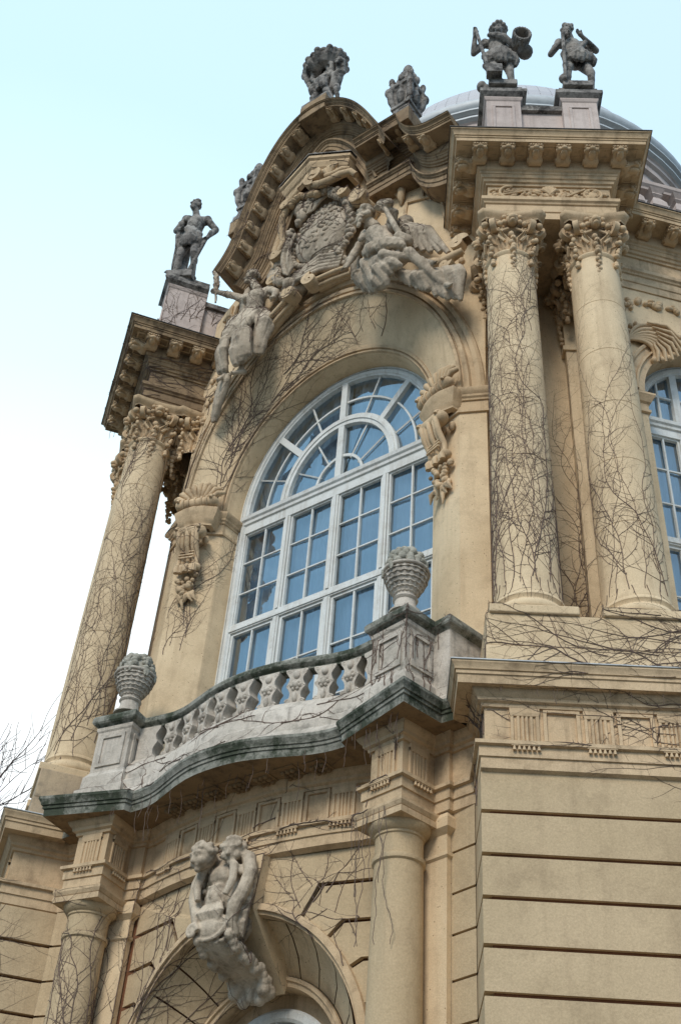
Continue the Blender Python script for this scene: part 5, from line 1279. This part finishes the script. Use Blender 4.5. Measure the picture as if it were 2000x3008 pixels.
# reclining winged old man on the right shoulder of the arch
def oldman(m):
    J = dict(pelvis=(1.50, -.22, 15.18), chest=(1.21, -.32, 15.66), neck=(1.16, -.34, 15.98), head=(1.06, -.44, 16.16), shL=(.97, -.28, 15.83), elL=(.84, -.34, 15.52), wrL=(.78, -.40, 15.24),
             shR=(1.38, -.24, 15.82), elR=(1.52, -.34, 16.0), wrR=(1.44, -.42, 16.02), hipL=(1.40, -.3, 15.08), knL=(1.58, -.62, 14.62), anL=(2.02, -.34, 14.52), hipR=(1.56, -.22, 15.02), knR=(1.90, -.46, 14.62), anR=(2.32, -.28, 13.86), toL=(2.26, -.40, 14.20), toR=(2.48, -.36, 13.62))
    human(m, J, 1.12, True, 'long', face=(-.35, -.75, -.35))
    m.capsule((1.42, -.46, 16.06), .035, (1.74, -.42, 15.10), .05); m.capsule((1.34, -.44, 16.22), .075, (1.50, -.46, 16.10), .075); m.capsule((1.70, -.44, 15.16), .08, (1.80, -.40, 15.02), .10)
    # drapery over the lap and falling below
    folds(m, [(1.20, -.42, 15.24), (1.45, -.46, 15.14), (1.70, -.4, 15.0)], [(1.30, -.58, 14.85), (1.55, -.66, 14.72), (1.84, -.52, 14.7)], .075, .07, (0, -.08, 0), 4, 2)
    folds(m, [(.95, -.30, 15.0), (1.15, -.34, 14.9), (1.40, -.46, 14.7)], [(.90, -.26, 14.85), (1.15, -.32, 14.45), (1.45, -.40, 14.20), (1.55, -.42, 14.22)], .09, .06, (0, -.10, -.05), 4, 3)
    folds(m, [(1.05, -.4, 15.12), (1.3, -.5, 14.86)], [(1.35, -.46, 14.32), (1.78, -.46, 14.38)], .08, .06, (.1, -.10, -.12), 5, 4)
    folds(m, [(1.66, -.34, 14.52), (1.9, -.3, 14.36), (2.2, -.22, 14.3)], [(1.7, -.3, 14.32), (2.0, -.24, 13.98), (2.36, -.22, 13.58)], .07, .05, (0, -.04, 0), 4, 5)
    folds(m, [(2.28, -.2, 14.28), (2.48, -.16, 14.22)], [(2.36, -.2, 13.62), (2.50, -.16, 13.5)], .08, .05, (.05, -.05, 0), 5, 6)
    # wings
    for (r0, tips, rr) in ((V((1.50, -.10, 15.95)), [(2.30, -.10, 14.72), (2.16, -.10, 14.84), (2.02, -.12, 14.92), (1.90, -.13, 15.02), (1.80, -.14, 15.14), (1.72, -.14, 15.26)], .075),
                       (V((.90, -.12, 16.12)), [(.66, -.1, 15.28), (.72, -.12, 15.30), (.80, -.14, 15.38), (.62, -.1, 15.45)], .06)):
        for i, t in enumerate(tips):
            t = V(t); mid = r0.lerp(t, .5)+V((.10 if r0.x > 1.2 else -.06, -.06, .05)); st = r0.lerp(t, .04*i)
            m.tube([st, mid, t], [rr*1.25, rr*1.15, rr*.5], 8)
        m.ell(r0+V((.06 if r0.x > 1.2 else 0, -.02, .02)), (.14, .11, .13))
        for i in range(16): a = rnd.random(); t = V(tips[rnd.randrange(len(tips))]); q = r0.lerp(t, a*.55); m.ell(q+V((.05, -.10, 0)), (.07, .04, .045), ellrot('Y', .7), nu=8, nv=6)
m = MB(); oldman(m)
e = empty('winged_old_man_figure', (1.6, -.2, 14.2), 'pale winged bearded man with a hammer sprawling right of the coat of arms', 'sculpture', 'relief figures beside the coat of arms')
o = m.build('carved_body', RELIEF, e, remesh=.012, **STK); o.matrix_parent_inverse = M.Translation((-1.6, .2, -14.2))
def maiden(m):
    J = dict(pelvis=(-1.24, -.12, 15.56), chest=(-1.17, -.20, 16.02), neck=(-1.20, -.20, 16.34), head=(-1.29, -.26, 16.52), shL=(-1.42, -.16, 16.18), elL=(-1.70, -.22, 16.42), wrL=(-2.02, -.26, 16.68),
             shR=(-.97, -.12, 16.16), elR=(-.78, -.18, 15.92), wrR=(-.70, -.30, 15.62), hipL=(-1.34, -.12, 15.48), knL=(-1.50, -.40, 15.0), anL=(-1.52, -.24, 14.46), hipR=(-1.16, -.12, 15.46), knR=(-1.14, -.42, 14.92), anR=(-1.20, -.22, 14.34), toL=(-1.58, -.30, 14.28), toR=(-1.26, -.34, 14.20))
    human(m, J, 1.02, False, 'curly', True, face=(-.7, -.6, .1))
    folds(m, [(-1.42, -.22, 15.62), (-1.22, -.3, 15.66), (-1.0, -.2, 15.6)], [(-1.52, -.40, 15.1), (-1.3, -.36, 15.05), (-1.06, -.42, 15.0)], .065, .06, (0, -.06, 0), 4, 7)
    folds(m, [(-1.20, -.44, 15.0), (-1.04, -.40, 15.0)], [(-1.20, -.36, 14.34), (-1.02, -.3, 14.38)], .085, .08, (0, -.06, 0), 4, 8)
    folds(m, [(-1.0, -.16, 15.66), (-.86, -.14, 15.44)], [(-1.02, -.22, 14.62), (-.90, -.16, 14.58)], .09, .06, (.06, -.08, 0), 5, 9)
    folds(m, [(-1.58, -.36, 15.0), (-1.46, -.4, 15.0)], [(-1.62, -.24, 14.45), (-1.48, -.26, 14.40)], .07, .05, (0, -.04, 0), 3, 10)
    folds(m, [(-1.55, -.2, 14.5), (-1.45, -.22, 14.4)], [(-1.86, .02, 13.85), (-1.80, .0, 13.8)], .06, .05, (0, -.04, 0), 3, 12)
    for tips, r0 in (([(-.90, -.08, 16.0), (-.98, -.1, 16.0), (-.84, -.08, 16.2), (-1.02, -.1, 16.2)], V((-1.0, -.06, 16.72))), ([(-1.56, -.05, 15.9), (-1.62, -.05, 16.1), (-1.50, -.06, 15.8)], V((-1.50, -.06, 16.52)))):
        for t in tips: t = V(t); m.tube([r0, r0.lerp(t, .5)+V((.03, -.06, 0)), t], [.085, .08, .035], 8)
        m.ell(r0, (.10, .09, .11))
    for i in range(26):
        b_ = V((-2.04, -.28, 16.66)).lerp(V((-2.20, -.26, 17.32)), i/26); a = rnd.uniform(-.9, .9)
        m.tube([b_, b_+V((sin(a)*.06, -.02, .08)), b_+V((sin(a)*.09, 0, .17))], [.014, .026, .008], 6)
    m.capsule((-2.02, -.28, 16.4), .018, (-2.18, -.26, 17.3), .015)
m = MB(); maiden(m)
e = empty('maiden_figure', (-1.2, -.1, 15), 'pale winged maiden reaching out with a branch left of the coat of arms', 'sculpture', 'relief figures beside the coat of arms')
o = m.build('carved_body', RELIEF, e, remesh=.012, **STK); o.matrix_parent_inverse = M.Translation((1.2, .1, -15))
# ------------------------------------------------------------------ urns
def basket_urn():
    e = empty('basket_urn', (0, 0, 0)); m = MB()
    m.lathe([(.0, 0), (.17, 0), (.17, .02), (.125, .05), (.115, .10), (.11, .16), (.125, .17), (.135, .185), (.125, .20), (.105, .21), (.11, .24)], n=28)
    m.build('foot', BALST, e, smooth=40, rough=.006, rscale=.05)
    m = MB()
    pr = [(.09, .22), (.12, .25), (.165, .32), (.20, .39), (.222, .46), (.228, .52), (.215, .55)]
    m.lathe(pr, n=72, flute=.035, fl_n=18)
    for j, (r, z) in enumerate([(.115, .25), (.145, .29), (.172, .335), (.195, .38), (.214, .43), (.226, .48)]): m.tube([(r*1.02*cos(2*pi*i/36), r*1.02*sin(2*pi*i/36), z+.006*(-1)**(i+j)) for i in range(37)], .009, 6)
    m.tube([(.235*cos(2*pi*i/36), .235*sin(2*pi*i/36), .53) for i in range(37)], .022, 7)
    m.build('basket', BALST, e, smooth=60, rough=.008, rscale=.04)
    m = MB(); r_ = random.Random(4)
    for i in range(150):
        a, b_ = r_.uniform(0, 2*pi), r_.uniform(0, pi/2)**1.0; rad = .205*cos(b_)**.8
        m.ell((rad*cos(a), rad*sin(a), .55+.26*sin(b_)), (r_.uniform(.025, .05),)*3, nu=8, nv=6)
    for i in range(26):
        a = r_.uniform(0, 2*pi); d = V((cos(a), sin(a), 0)); z = r_.uniform(.50, .72); b_ = d*.20*(1-.5*(z-.5)/.3); b_.z = z
        m.tube([b_, b_+d*.045+V((0, 0, .02)), b_+d*.05+V((0, 0, -.05))], [.03, .034, .01], 6)
    m.ell((0, 0, .58), (.19, .19, .22)); m.build('fruit', MOSS2, e, smooth=60, rough=.012, rscale=.04)
    return e
MOSS2 = stone('lichened_fruit', (.50, .47, .40), (.36, .34, .28), (.08, .085, .06), .7, .5, .6, scale=2, extra=faint_lichen)
u = basket_urn(); u.location = (1.95, -.36, 8.605); tag(u, 'stone basket of fruit on the right balcony pedestal in front of the window', 'urn', 'fruit baskets on the balcony')
u2 = dup(u, M.Translation((-1.95, -.36, 8.605)) @ M.Rotation(2.2, 4, 'Z')); tag(u2, 'stone basket of fruit on the left balcony pedestal beside the tall column', 'urn')
def finial():
    e = empty('finial_vase', (0, 0, 0)); m = MB()
    for z0, z1, h0, h1 in ((0, .10, .26, .26), (.10, .28, .22, .20), (.28, .34, .24, .24), (.34, .80, .17, .22), (.80, .88, .27, .27), (.88, .95, .22, .20), (.95, 1.12, .20, .16)):
        m.add([(-h0, -h0, z0), (h0, -h0, z0), (h0, h0, z0), (-h0, h0, z0), (-h1, -h1, z1), (h1, -h1, z1), (h1, h1, z1), (-h1, h1, z1)], [(0, 3, 2, 1), (4, 5, 6, 7), (0, 1, 5, 4), (1, 2, 6, 5), (2, 3, 7, 6), (3, 0, 4, 7)])
    for k in range(4):
        a = pi/4+pi/2*k; d = V((cos(a), sin(a), 0)); m.tube([d*.22+V((0, 0, .30)), d*.34+V((0, 0, .5)), d*.38+V((0, 0, .72)), d*.30+V((0, 0, .86)), d*.36+V((0, 0, .98))], [.05, .07, .08, .07, .05], 8); m.ell(d*.40+V((0, 0, .70)), .085); m.ell(d*.34+V((0, 0, 1.0)), .07)
        a = pi/2*k; d = V((cos(a), sin(a), 0)); m.ell(d*.21+V((0, 0, .56)), (.10, .10, .16)); m.ell(d*.24+V((0, 0, .98)), .075)
        for j in range(4): m.ell(d*(.24-.01*j)+V((0, 0, .74-.1*j)), .05, nu=8, nv=6)
    r_ = random.Random(9)
    for i in range(60):
        a, t = r_.uniform(0, 2*pi), r_.random(); m.ell((.19*(1-t)*cos(a), .19*(1-t)*sin(a), 1.10+.40*t), (.055*(1-.4*t),)*3, nu=8, nv=6)
    m.ell((0, 0, 1.3), (.13, .13, .22)); m.build('carved_vase', GREYST, e, smooth=180, remesh=.014, rough=.008, rscale=.05, soft=0); return e
fv = finial(); fv.location = (1.64, -.34, 18.25); fv.scale = (.76, .76, 1.22); tag(fv, 'dark carved finial vase on the pediment shoulder in front of the dome', 'finial vase', 'finial vases on the pediment')
fv2 = dup(fv, M.Translation((-1.62, -.26, 18.25)) @ M.Diagonal((.76, .76, 1.22, 1))); tag(fv2, 'dark carved finial vase half hidden behind the left edge of the pediment', 'finial vase')
# ------------------------------------------------------------------ leafless climbing vines, grown over the real surfaces
from mathutils.bvhtree import BVHTree
bpy.context.view_layer.update()
vv, ff = [], []
for o in list(COL.objects):
    if o.type != 'MESH' or o.name.startswith(('ground', 'pane', 'room', 'curtain', 'dome', 'drum', 'gutter', 'soffit_')): continue
    n0 = len(vv); mwx = o.matrix_world; vv += [mwx @ v.co for v in o.data.vertices]; ff += [[n0+i for i in p.vertices] for p in o.data.polygons]
BVH = BVHTree.FromPolygons(vv, ff)
UP = V((0, 0, 1))
class Vine:
    def __init__(s, seed): s.m = MB(); s.r = random.Random(seed); s.tot = 0
    def climb(s, p, d, length, rad, pref=UP, pw=.10, wob=.30, br=.12, depth=0, brl=(.25, .8), step=.045, lim=None, spur=.35):
        r = s.r; rad = rad*.70 if depth == 0 else rad; hit = BVH.find_nearest(p, .8)
        if hit[0] is None: return
        p, n = hit[0], hit[1].copy(); toC = (CAMP-p)
        if n.dot(toC) < 0 and abs(n.dot(toC.normalized())) > .15: n = -n
        d = V(d); d -= n*d.dot(n); d.normalize() if d.length > 1e-4 else None
        path = [p+n*rad*.6]; rads = [rad]; L_ = 0; kink = r.uniform(-1, 1); nb = r.uniform(.05, .3)
        N = max(2, int(length/step))
        for i in range(N):
            if r.random() < .12: kink = r.uniform(-1, 1)
            d = M.Rotation(r.gauss(kink*.075, wob*.40), 3, n) @ d
            d = d + V(pref)*pw; d -= n*d.dot(n)
            if d.length < 1e-4: break
            d.normalize(); q = p + d*step + n*.012
            hit = BVH.find_nearest(q, .10)
            if hit[0] is None: break
            n2 = hit[1].copy()
            if n2.dot(q-hit[0]) < 0: n2 = -n2
            n = (n*.4+n2*.6).normalized(); p = hit[0]
            if lim and not lim(p): break
            rr = rad*(1-.72*(i+1)/N); path.append(p+n*rr*.7); rads.append(rr); L_ += step; nb -= step
            if r.random() < spur*.5:      # bud spur
                a = M.Rotation(r.choice((-1, 1))*r.uniform(.6, 1.3), 3, n) @ d
                s.m.tube([path[-1], path[-1]+a*r.uniform(.012, .03)+n*r.uniform(0, .012)], [rr*1.0, rr*.5], 3, False)
            if depth < 2 and nb < 0 and L_ > .08:
                nb = r.expovariate(br)*.16 + .05
                a = M.Rotation(r.choice((-1, 1))*r.uniform(.5, 1.25), 3, n) @ d
                s.climb(p, a, r.uniform(*brl)*(1 if depth == 0 else .5)*(1-.5*i/N), rr*.72, pref, pw*.45, wob*1.1, br*.75, depth+1, brl, step, lim, spur)
        if len(path) > 1: s.m.tube(path, rads, 4, False)
    def hang(s, p, L_, rad=.004):
        r = s.r; q = V(p); path = [q.copy()]; sw = r.uniform(0, 6.3)
        for i in range(int(L_/.05)): q = q + V((r.gauss(0, .008)+.006*sin(sw+i*.5), r.gauss(0, .008), -.05)); path.append(q.copy())
        if len(path) > 1: s.m.tube(path, [rad]*len(path), 3, False)
    def done(s, label):
        o = s.m.build('climbing_vine', VINE, None, smooth=180, recalc=False); return tag(o, label, 'vine', 'leafless climbing vines on the facade')
def on_col(T_, s_, ang, z, r=.345):
    c = T_(s_, 0, z); vc = CAMP-c; a0 = atan2(vc.y, vc.x); return c+V((cos(a0+ang)*r, sin(a0+ang)*r, 0))
# columns
v = Vine(1)
for i in range(12): v.climb(on_col(R, 0, -1.5+3.0*i/11+v.r.uniform(-.1, .1), v.r.uniform(8.52, 8.62)), (0, 0, 1), v.r.uniform(3.6, 6.0), v.r.uniform(.006, .0095), pw=.22, wob=.26, br=3.2, brl=(.3, .9))
for i in range(27): v.climb(on_col(R, 0, v.r.uniform(-1.5, .9), v.r.uniform(9, 13.2)), (0, 0, 1), v.r.uniform(1, 2), .006, pw=.10, wob=.34, br=3.2, brl=(.3, .8))
for i in range(12): v.climb(on_col(R, 0, -1.4+2.8*i/11, 8.60), (v.r.uniform(-.3, .3), 0, -1), .30, .007, pref=V((0, 0, -1)), pw=.2, br=1.5, brl=(.1, .3))
v.done('dense bare vine netting the left one of the two paired columns on the right')
v = Vine(2)
for i in range(6): v.climb(on_col(R, 1.058, -.9+.42*i+v.r.uniform(-.1, .1), 8.52), (0, 0, 1), v.r.uniform(3.4, 4.8), v.r.uniform(.0055, .0085), pw=.2, wob=.3, br=3.0, brl=(.3, .9))
for i in range(5): v.climb(on_col(R, 1.058, -.9+.42*i, 8.56), (v.r.uniform(-.3, .3), 0, -1), .26, .007, pref=V((0, 0, -1)), pw=.2, br=1.5, brl=(.1, .3))
v.done('sparse bare vine climbing the right one of the two paired columns on the right')
v = Vine(3)
for i in range(13): v.climb(on_col(L, 0, -1.4+2.6*i/12, v.r.uniform(8.3, 9.6)), (0, 0, 1), v.r.uniform(3, 5.2), v.r.uniform(.0055, .0085), pw=.2, wob=.28, br=3, brl=(.3, .9))
for i in range(26): v.climb(on_col(L, 0, v.r.uniform(-1.2, 1.2), v.r.uniform(10, 13.5)), (0, 0, 1), v.r.uniform(.8, 1.8), .006, pw=.05, wob=.4, br=3, brl=(.3, .7))
v.done('bare vine netting the tall column that stands against the sky at left')
v = Vine(4)
for i in range(7): v.climb(R(.36+.09*i, .98, v.r.uniform(8.3, 9.2)), (0, 0, 1), v.r.uniform(2, 5), v.r.uniform(.006, .0095), pw=.11, wob=.25, br=2.2, brl=(.3, 1.0))
v.done('bare vine on the shaded wall between the paired columns')
# pedestal zone and string cornice on the right
mR = -eR
v = Vine(5)
for i in range(20): v.climb(R(v.r.uniform(.6, 3.0), -.42, v.r.uniform(7.5, 8.2)), mR, v.r.uniform(1.0, 2.6), v.r.uniform(.0065, .011), pref=mR+V((0, 0, v.r.uniform(-.3, .5))), pw=.10, wob=.22, br=2.4, brl=(.3, .9))
v.done('bare vine stems running along the low podium under the paired columns')
v = Vine(6)
for i in range(16):
    z = v.r.uniform(6.42, 7.15); v.climb(R(v.r.uniform(.6, 3.0), -.50, z), mR, v.r.uniform(.8, 2.4), v.r.uniform(.006, .010), pref=mR+V((0, 0, v.r.uniform(-.25, .25))), pw=.10, wob=.24, br=2.0, brl=(.2, .6))
for i in range(10): v.climb(R(-.5, -.2+v.r.uniform(-.2, .2), v.r.uniform(6.3, 7.0)), (0, 0, 1), v.r.uniform(.5, 1.0), .012, pw=.1, br=2.5, brl=(.1, .4))
for i in range(8): v.climb(R(v.r.uniform(0, 2.6), -.69, 7.3), mR, v.r.uniform(.4, 1.0), .006, pref=mR, pw=.12, br=1)
for i in range(24): v.hang(R(v.r.uniform(-.4, 2.6), -.60, 7.17), v.r.uniform(.04, .16), .003)
v.done('bare vine tangled along the triglyph frieze of the right wing')
# bay: splay around the window, left pier
def ring_at(t, k, o=0):
    a, b = 1.83+.44*k, 2.17+.76*k; yl, ya = .40-.20*k, .44-.38*k; s_ = max(0, sin(t))**1.2
    return V((a*cos(t), yl*(1-s_)+ya*s_-.03, ZC+b*sin(t)))
v = Vine(7)
for i in range(17):
    t = radians(v.r.uniform(178, 112)); p = ring_at(t, v.r.uniform(0, .35)); tg = ring_at(t-.05, .3)-ring_at(t, .3)
    v.climb(p, tg+V((0, 0, .02)), v.r.uniform(1.2, 3.0), v.r.uniform(.0065, .011), pref=(V((.5, 0, .5))), pw=.10, wob=.22, br=2.0, brl=(.4, 1.2))
for i in range(14):
    p = V((-2.0+v.r.uniform(-.25, .2), .25, v.r.uniform(9.8, 12.2))); v.climb(p, (0, 0, 1), v.r.uniform(.8, 2.2), v.r.uniform(.0055, .0085), pref=V((.15, 0, 1)), pw=.10, br=2.4, brl=(.3, .9))
v.done('fan of bare vine stems spreading over the left splay of the big window arch')
v = Vine(8)
for i in range(15):
    t = radians(v.r.uniform(125, 58)); p = ring_at(t, v.r.uniform(0, .4)); v.climb(p, (v.r.uniform(-.3, .8), 0, 1), v.r.uniform(.5, 1.3), v.r.uniform(.005, .0085), pref=V((.35, 0, .6)), pw=.08, br=2.6, brl=(.25, .7))
v.done('thin bare vine twigs fanning over the crown of the big window arch')
v = Vine(9)
for i in range(26): v.climb(V((-2.58, .40+.3*v.r.random(), v.r.uniform(8.6, 13.5))), (0, 0, 1), v.r.uniform(.8, 2.2), v.r.uniform(.008, .013), pref=V((0, .1, 1)), pw=.08, br=2.4, brl=(.15, .5))
for i in range(16): v.climb(L(-.1+.4*v.r.random(), .86, v.r.uniform(8.6, 13.5)), (0, 0, 1), v.r.uniform(.8, 2), .014, pref=UP, pw=.08, br=3, brl=(.15, .4))
for i in range(14): v.climb(V((-2.4+v.r.uniform(-.2, .15), .32, v.r.uniform(11.5, 14.5))), (0, 0, 1), v.r.uniform(.8, 2), .011, pref=V((.3, 0, 1)), pw=.08, br=2.6, brl=(.3, .7))
v.done('shaggy bare vine up the outer edge of the left window pier')
# pediment, coat of arms, figures
v = Vine(10)
for i in range(80):
    p = V((v.r.uniform(-2.2, -.2), v.r.uniform(-.5, 0), v.r.uniform(14.6, 18.2))); v.climb(p, (v.r.uniform(-.5, .8), 0, 1), v.r.uniform(.7, 2.2), v.r.uniform(.006, .010), pref=V((.25, 0, .8)), pw=.07, wob=.34, br=2.4, brl=(.25, .8))
v.done('bare vine swarming over the maiden and the left half of the curved pediment')
v = Vine(11)
for i in range(44):
    p = V((v.r.uniform(-.6, .9), -.4, v.r.uniform(15.6, 17.6))); v.climb(p, (v.r.uniform(-1, 1), 0, 1), v.r.uniform(.5, 1.5), v.r.uniform(.006, .011), pref=V((0, 0, .6)), pw=.05, wob=.42, br=2.6, brl=(.2, .6))
v.done('bare vine mesh stretched over the shield of the coat of arms')
v = Vine(12)
for i in range(56):
    p = V((v.r.uniform(.7, 2.5), -.3, v.r.uniform(15.2, 18.0))); v.climb(p, (v.r.uniform(-1, 1), 0, 1), v.r.uniform(.5, 1.6), v.r.uniform(.005, .0085), pref=V((0, 0, .8)), pw=.06, wob=.36, br=2.2, brl=(.2, .6))
for i in range(16): v.climb(V((v.r.uniform(.2, 2.3), -.5, v.r.uniform(17.2, 19.5))), (1, 0, 0), v.r.uniform(.5, 1.4), .008, pref=V((.3, 0, .2)), pw=.05, wob=.34, br=2, brl=(.2, .5))
v.done('bare vine twigs on the right shoulder of the pediment above the winged man')
# left entablature and attic
mL = V((-eR.x, eR.y, 0)); v = Vine(13)
for i in range(34):
    z = v.r.uniform(14.6, 15.9); p = L(-.30, v.r.uniform(-.3, .9), z); v.climb(p, V((1, .2, 0))*v.r.choice((-1, 1)), v.r.uniform(.6, 1.6), v.r.uniform(.0065, .011), pref=V((0, 0, v.r.uniform(-.3, .5))), pw=.06, wob=.28, br=2.2, brl=(.2, .7))
for i in range(26): v.climb(L(v.r.uniform(-.7, 1.7), v.r.uniform(-.75, -.3), v.r.uniform(15.5, 15.9)), (v.r.uniform(-1, 1), v.r.uniform(-1, 1), .3), v.r.uniform(.5, 1.3), .010, pref=V((0, 0, .1)), pw=.04, wob=.35, br=2.4, brl=(.15, .5))
for i in range(26): v.climb(L(-.27, v.r.uniform(-.3, 1.3), v.r.uniform(16.0, 17.0)), (0, 0, 1), v.r.uniform(.5, 1.5), .008, pref=UP, pw=.05, wob=.36, br=2.6, brl=(.2, .5))
for i in range(14): v.hang(L(-.78+.1*v.r.random() if i % 2 else 1.7, v.r.uniform(-.7, .8) if i % 2 else v.r.uniform(-.7, .2), 15.7), v.r.uniform(.05, .3), .004)
v.done('bare vine wrapped round the left entablature and its attic pedestal')
# ground floor left
v = Vine(14)
def lowcol(a, z): c = V((-C10[0], C10[1], z)); vc = CAMP-c; a0 = atan2(vc.y, vc.x); return c+V((cos(a0+a)*.26, sin(a0+a)*.26, 0))
for i in range(12): v.climb(lowcol(-1.3+2.5*i/11, v.r.uniform(3.0, 5.0)), (0, 0, 1), v.r.uniform(1.5, 3.4), v.r.uniform(.0065, .011), pw=.09, wob=.28, br=2.2, brl=(.3, .9))
v.done('bare vine twisting round the lower left portal column')
v = Vine(15)
for i in range(26): v.climb(L(v.r.uniform(-.4, .6), -.46, v.r.uniform(3.0, 6.2)), (v.r.uniform(-1, 1), 0, 1), v.r.uniform(.8, 2.4), v.r.uniform(.006, .009), pref=UP, pw=.06, wob=.28, br=1.8, brl=(.3, .9))
v.done('bare vine on the banded wall at the far left of the ground floor')
v = Vine(16)
for i in range(17):
    p = V((v.r.uniform(-1.6, -.5), -.2, v.r.uniform(4.4, 6.3))); v.climb(p, (v.r.uniform(-.2, .7), 0, 1), v.r.uniform(.8, 2.4), v.r.uniform(.006, .010), pref=V((.3, 0, .8)), pw=.08, wob=.26, br=2.0, brl=(.3, .9))
for i in range(10): v.climb(V((v.r.uniform(-1.2, .6), -.3, v.r.uniform(6.4, 6.8))), (1, 0, .1), v.r.uniform(.8, 2), .010, pref=V((1, 0, .1)), pw=.10, wob=.22, br=1.8, brl=(.2, .6))
v.done('bare vine spreading over the stepped stones left of the portal keystone')
v = Vine(17)
for i in range(12): v.climb(V((v.r.uniform(.5, 1.5), -.2, v.r.uniform(5.0, 6.2))), (v.r.uniform(-1, .6), 0, 1), v.r.uniform(.6, 1.6), v.r.uniform(.006, .010), pref=V((-.2, 0, .7)), pw=.07, br=1.6, brl=(.3, .8))
for i in range(10): p = K(v.r.uniform(-.25, .25), -.3); v.climb(V((p[0], p[1], v.r.uniform(6.4, 6.95))), (v.r.uniform(-.5, .5), 0, 1), v.r.uniform(.4, 1.0), .008, pw=.06, br=1.8, brl=(.2, .5))
for i in range(10): p = K(v.r.uniform(-.3, .3), -.31); v.hang((p[0], p[1], 6.36), v.r.uniform(.3, 1.5), .0035)
v.done('bare vine trailing round the capital block of the right portal column')
# balcony
v = Vine(18)
for i in range(12): p = K(v.r.uniform(-.2, .45), -.25); v.climb(V((p[0], p[1], v.r.uniform(7.5, 8.2))), (v.r.uniform(-.5, .5), 0, 1), v.r.uniform(.4, 1.2), v.r.uniform(.006, .011), pw=.06, br=2.2, brl=(.2, .6))
for i in range(12): p = K(.30, v.r.uniform(-.2, .3)); v.climb(V((p[0], p[1], v.r.uniform(7.4, 8.2))), (0, 0, 1), v.r.uniform(.4, 1.1), .009, pw=.06, br=2.2, brl=(.2, .5))
for i in range(16): v.hang((*K(v.r.uniform(-.35, .45), v.r.uniform(-.5, -.3)), 7.18), v.r.uniform(.05, .4), .0035)
v.done('bare vine over the right balcony pedestal under the fruit basket')
v = Vine(19)
for i in range(16): v.climb(V((v.r.uniform(-1.5, 1.2), -.75, v.r.uniform(7.45, 7.9))), (v.r.choice((-1, 1)), 0, .2), v.r.uniform(.6, 1.8), v.r.uniform(.006, .011), pref=V((.4, 0, .1)), pw=.08, br=1.6, brl=(.2, .5))
for i in range(30): v.hang((v.r.uniform(-1.5, 1.2), v.r.uniform(-.72, -.45), 7.17), v.r.uniform(.06, .5), .0035)
v.done('bare vine strands along the plinth of the curved balcony with hanging tips')

# ------------------------------------------------------------------ bare trees
def bare_tree(x, y, h, seed, label, spread=.42, dens=5):
    rr = random.Random(seed); e = empty('bare_tree', (x, y, 0), label, 'tree', 'leafless trees around the palace'); tr = MB(); cn = MB()
    def br(p, d, L_, r, dep):
        pts = [p]; n = 5
        for i in range(n):
            d = (d+V((rr.gauss(0, .10), rr.gauss(0, .10), rr.gauss(.03, .06)))).normalized(); p = p+d*(L_/n); pts.append(p)
        (tr if dep == 0 else cn).tube(pts, [max(r*(1-.45*i/n), h*.00045) for i in range(n+1)], 8 if dep < 2 else 4, False)
        if dep >= dens: return
        for k in range(rr.randint(3, 4) if dep < 3 else rr.randint(2, 4)):
            t = rr.uniform(.35, 1); q = pts[min(n, max(1, round(t*n)))]; ax = d.cross(V((rr.gauss(0, 1), rr.gauss(0, 1), rr.gauss(0, 1)))).normalized()
            d2 = M.Rotation(rr.uniform(.35, .95)*(1 if dep else .8), 3, ax) @ d
            br(q, d2, L_*rr.uniform(.55, .78), r*.55*rr.uniform(.7, 1), dep+1)
        br(pts[-1], d, L_*.72, r*.58, dep+1)
    br(V((0, 0, 0)), V((0, 0, 1)), h*.36, h*.018, 0)
    tr.build('trunk', BARK, e, smooth=60, recalc=False); cn.build('crown', BARK, e, smooth=60, recalc=False)
bare_tree(-31.0, 15.0, 24.4, 22, 'leafless tree far behind the left corner of the palace, only its top twigs showing', dens=6)
bare_tree(0.5, -30, 17, 5, 'leafless tree across the street, mirrored in the lower panes of the big window')
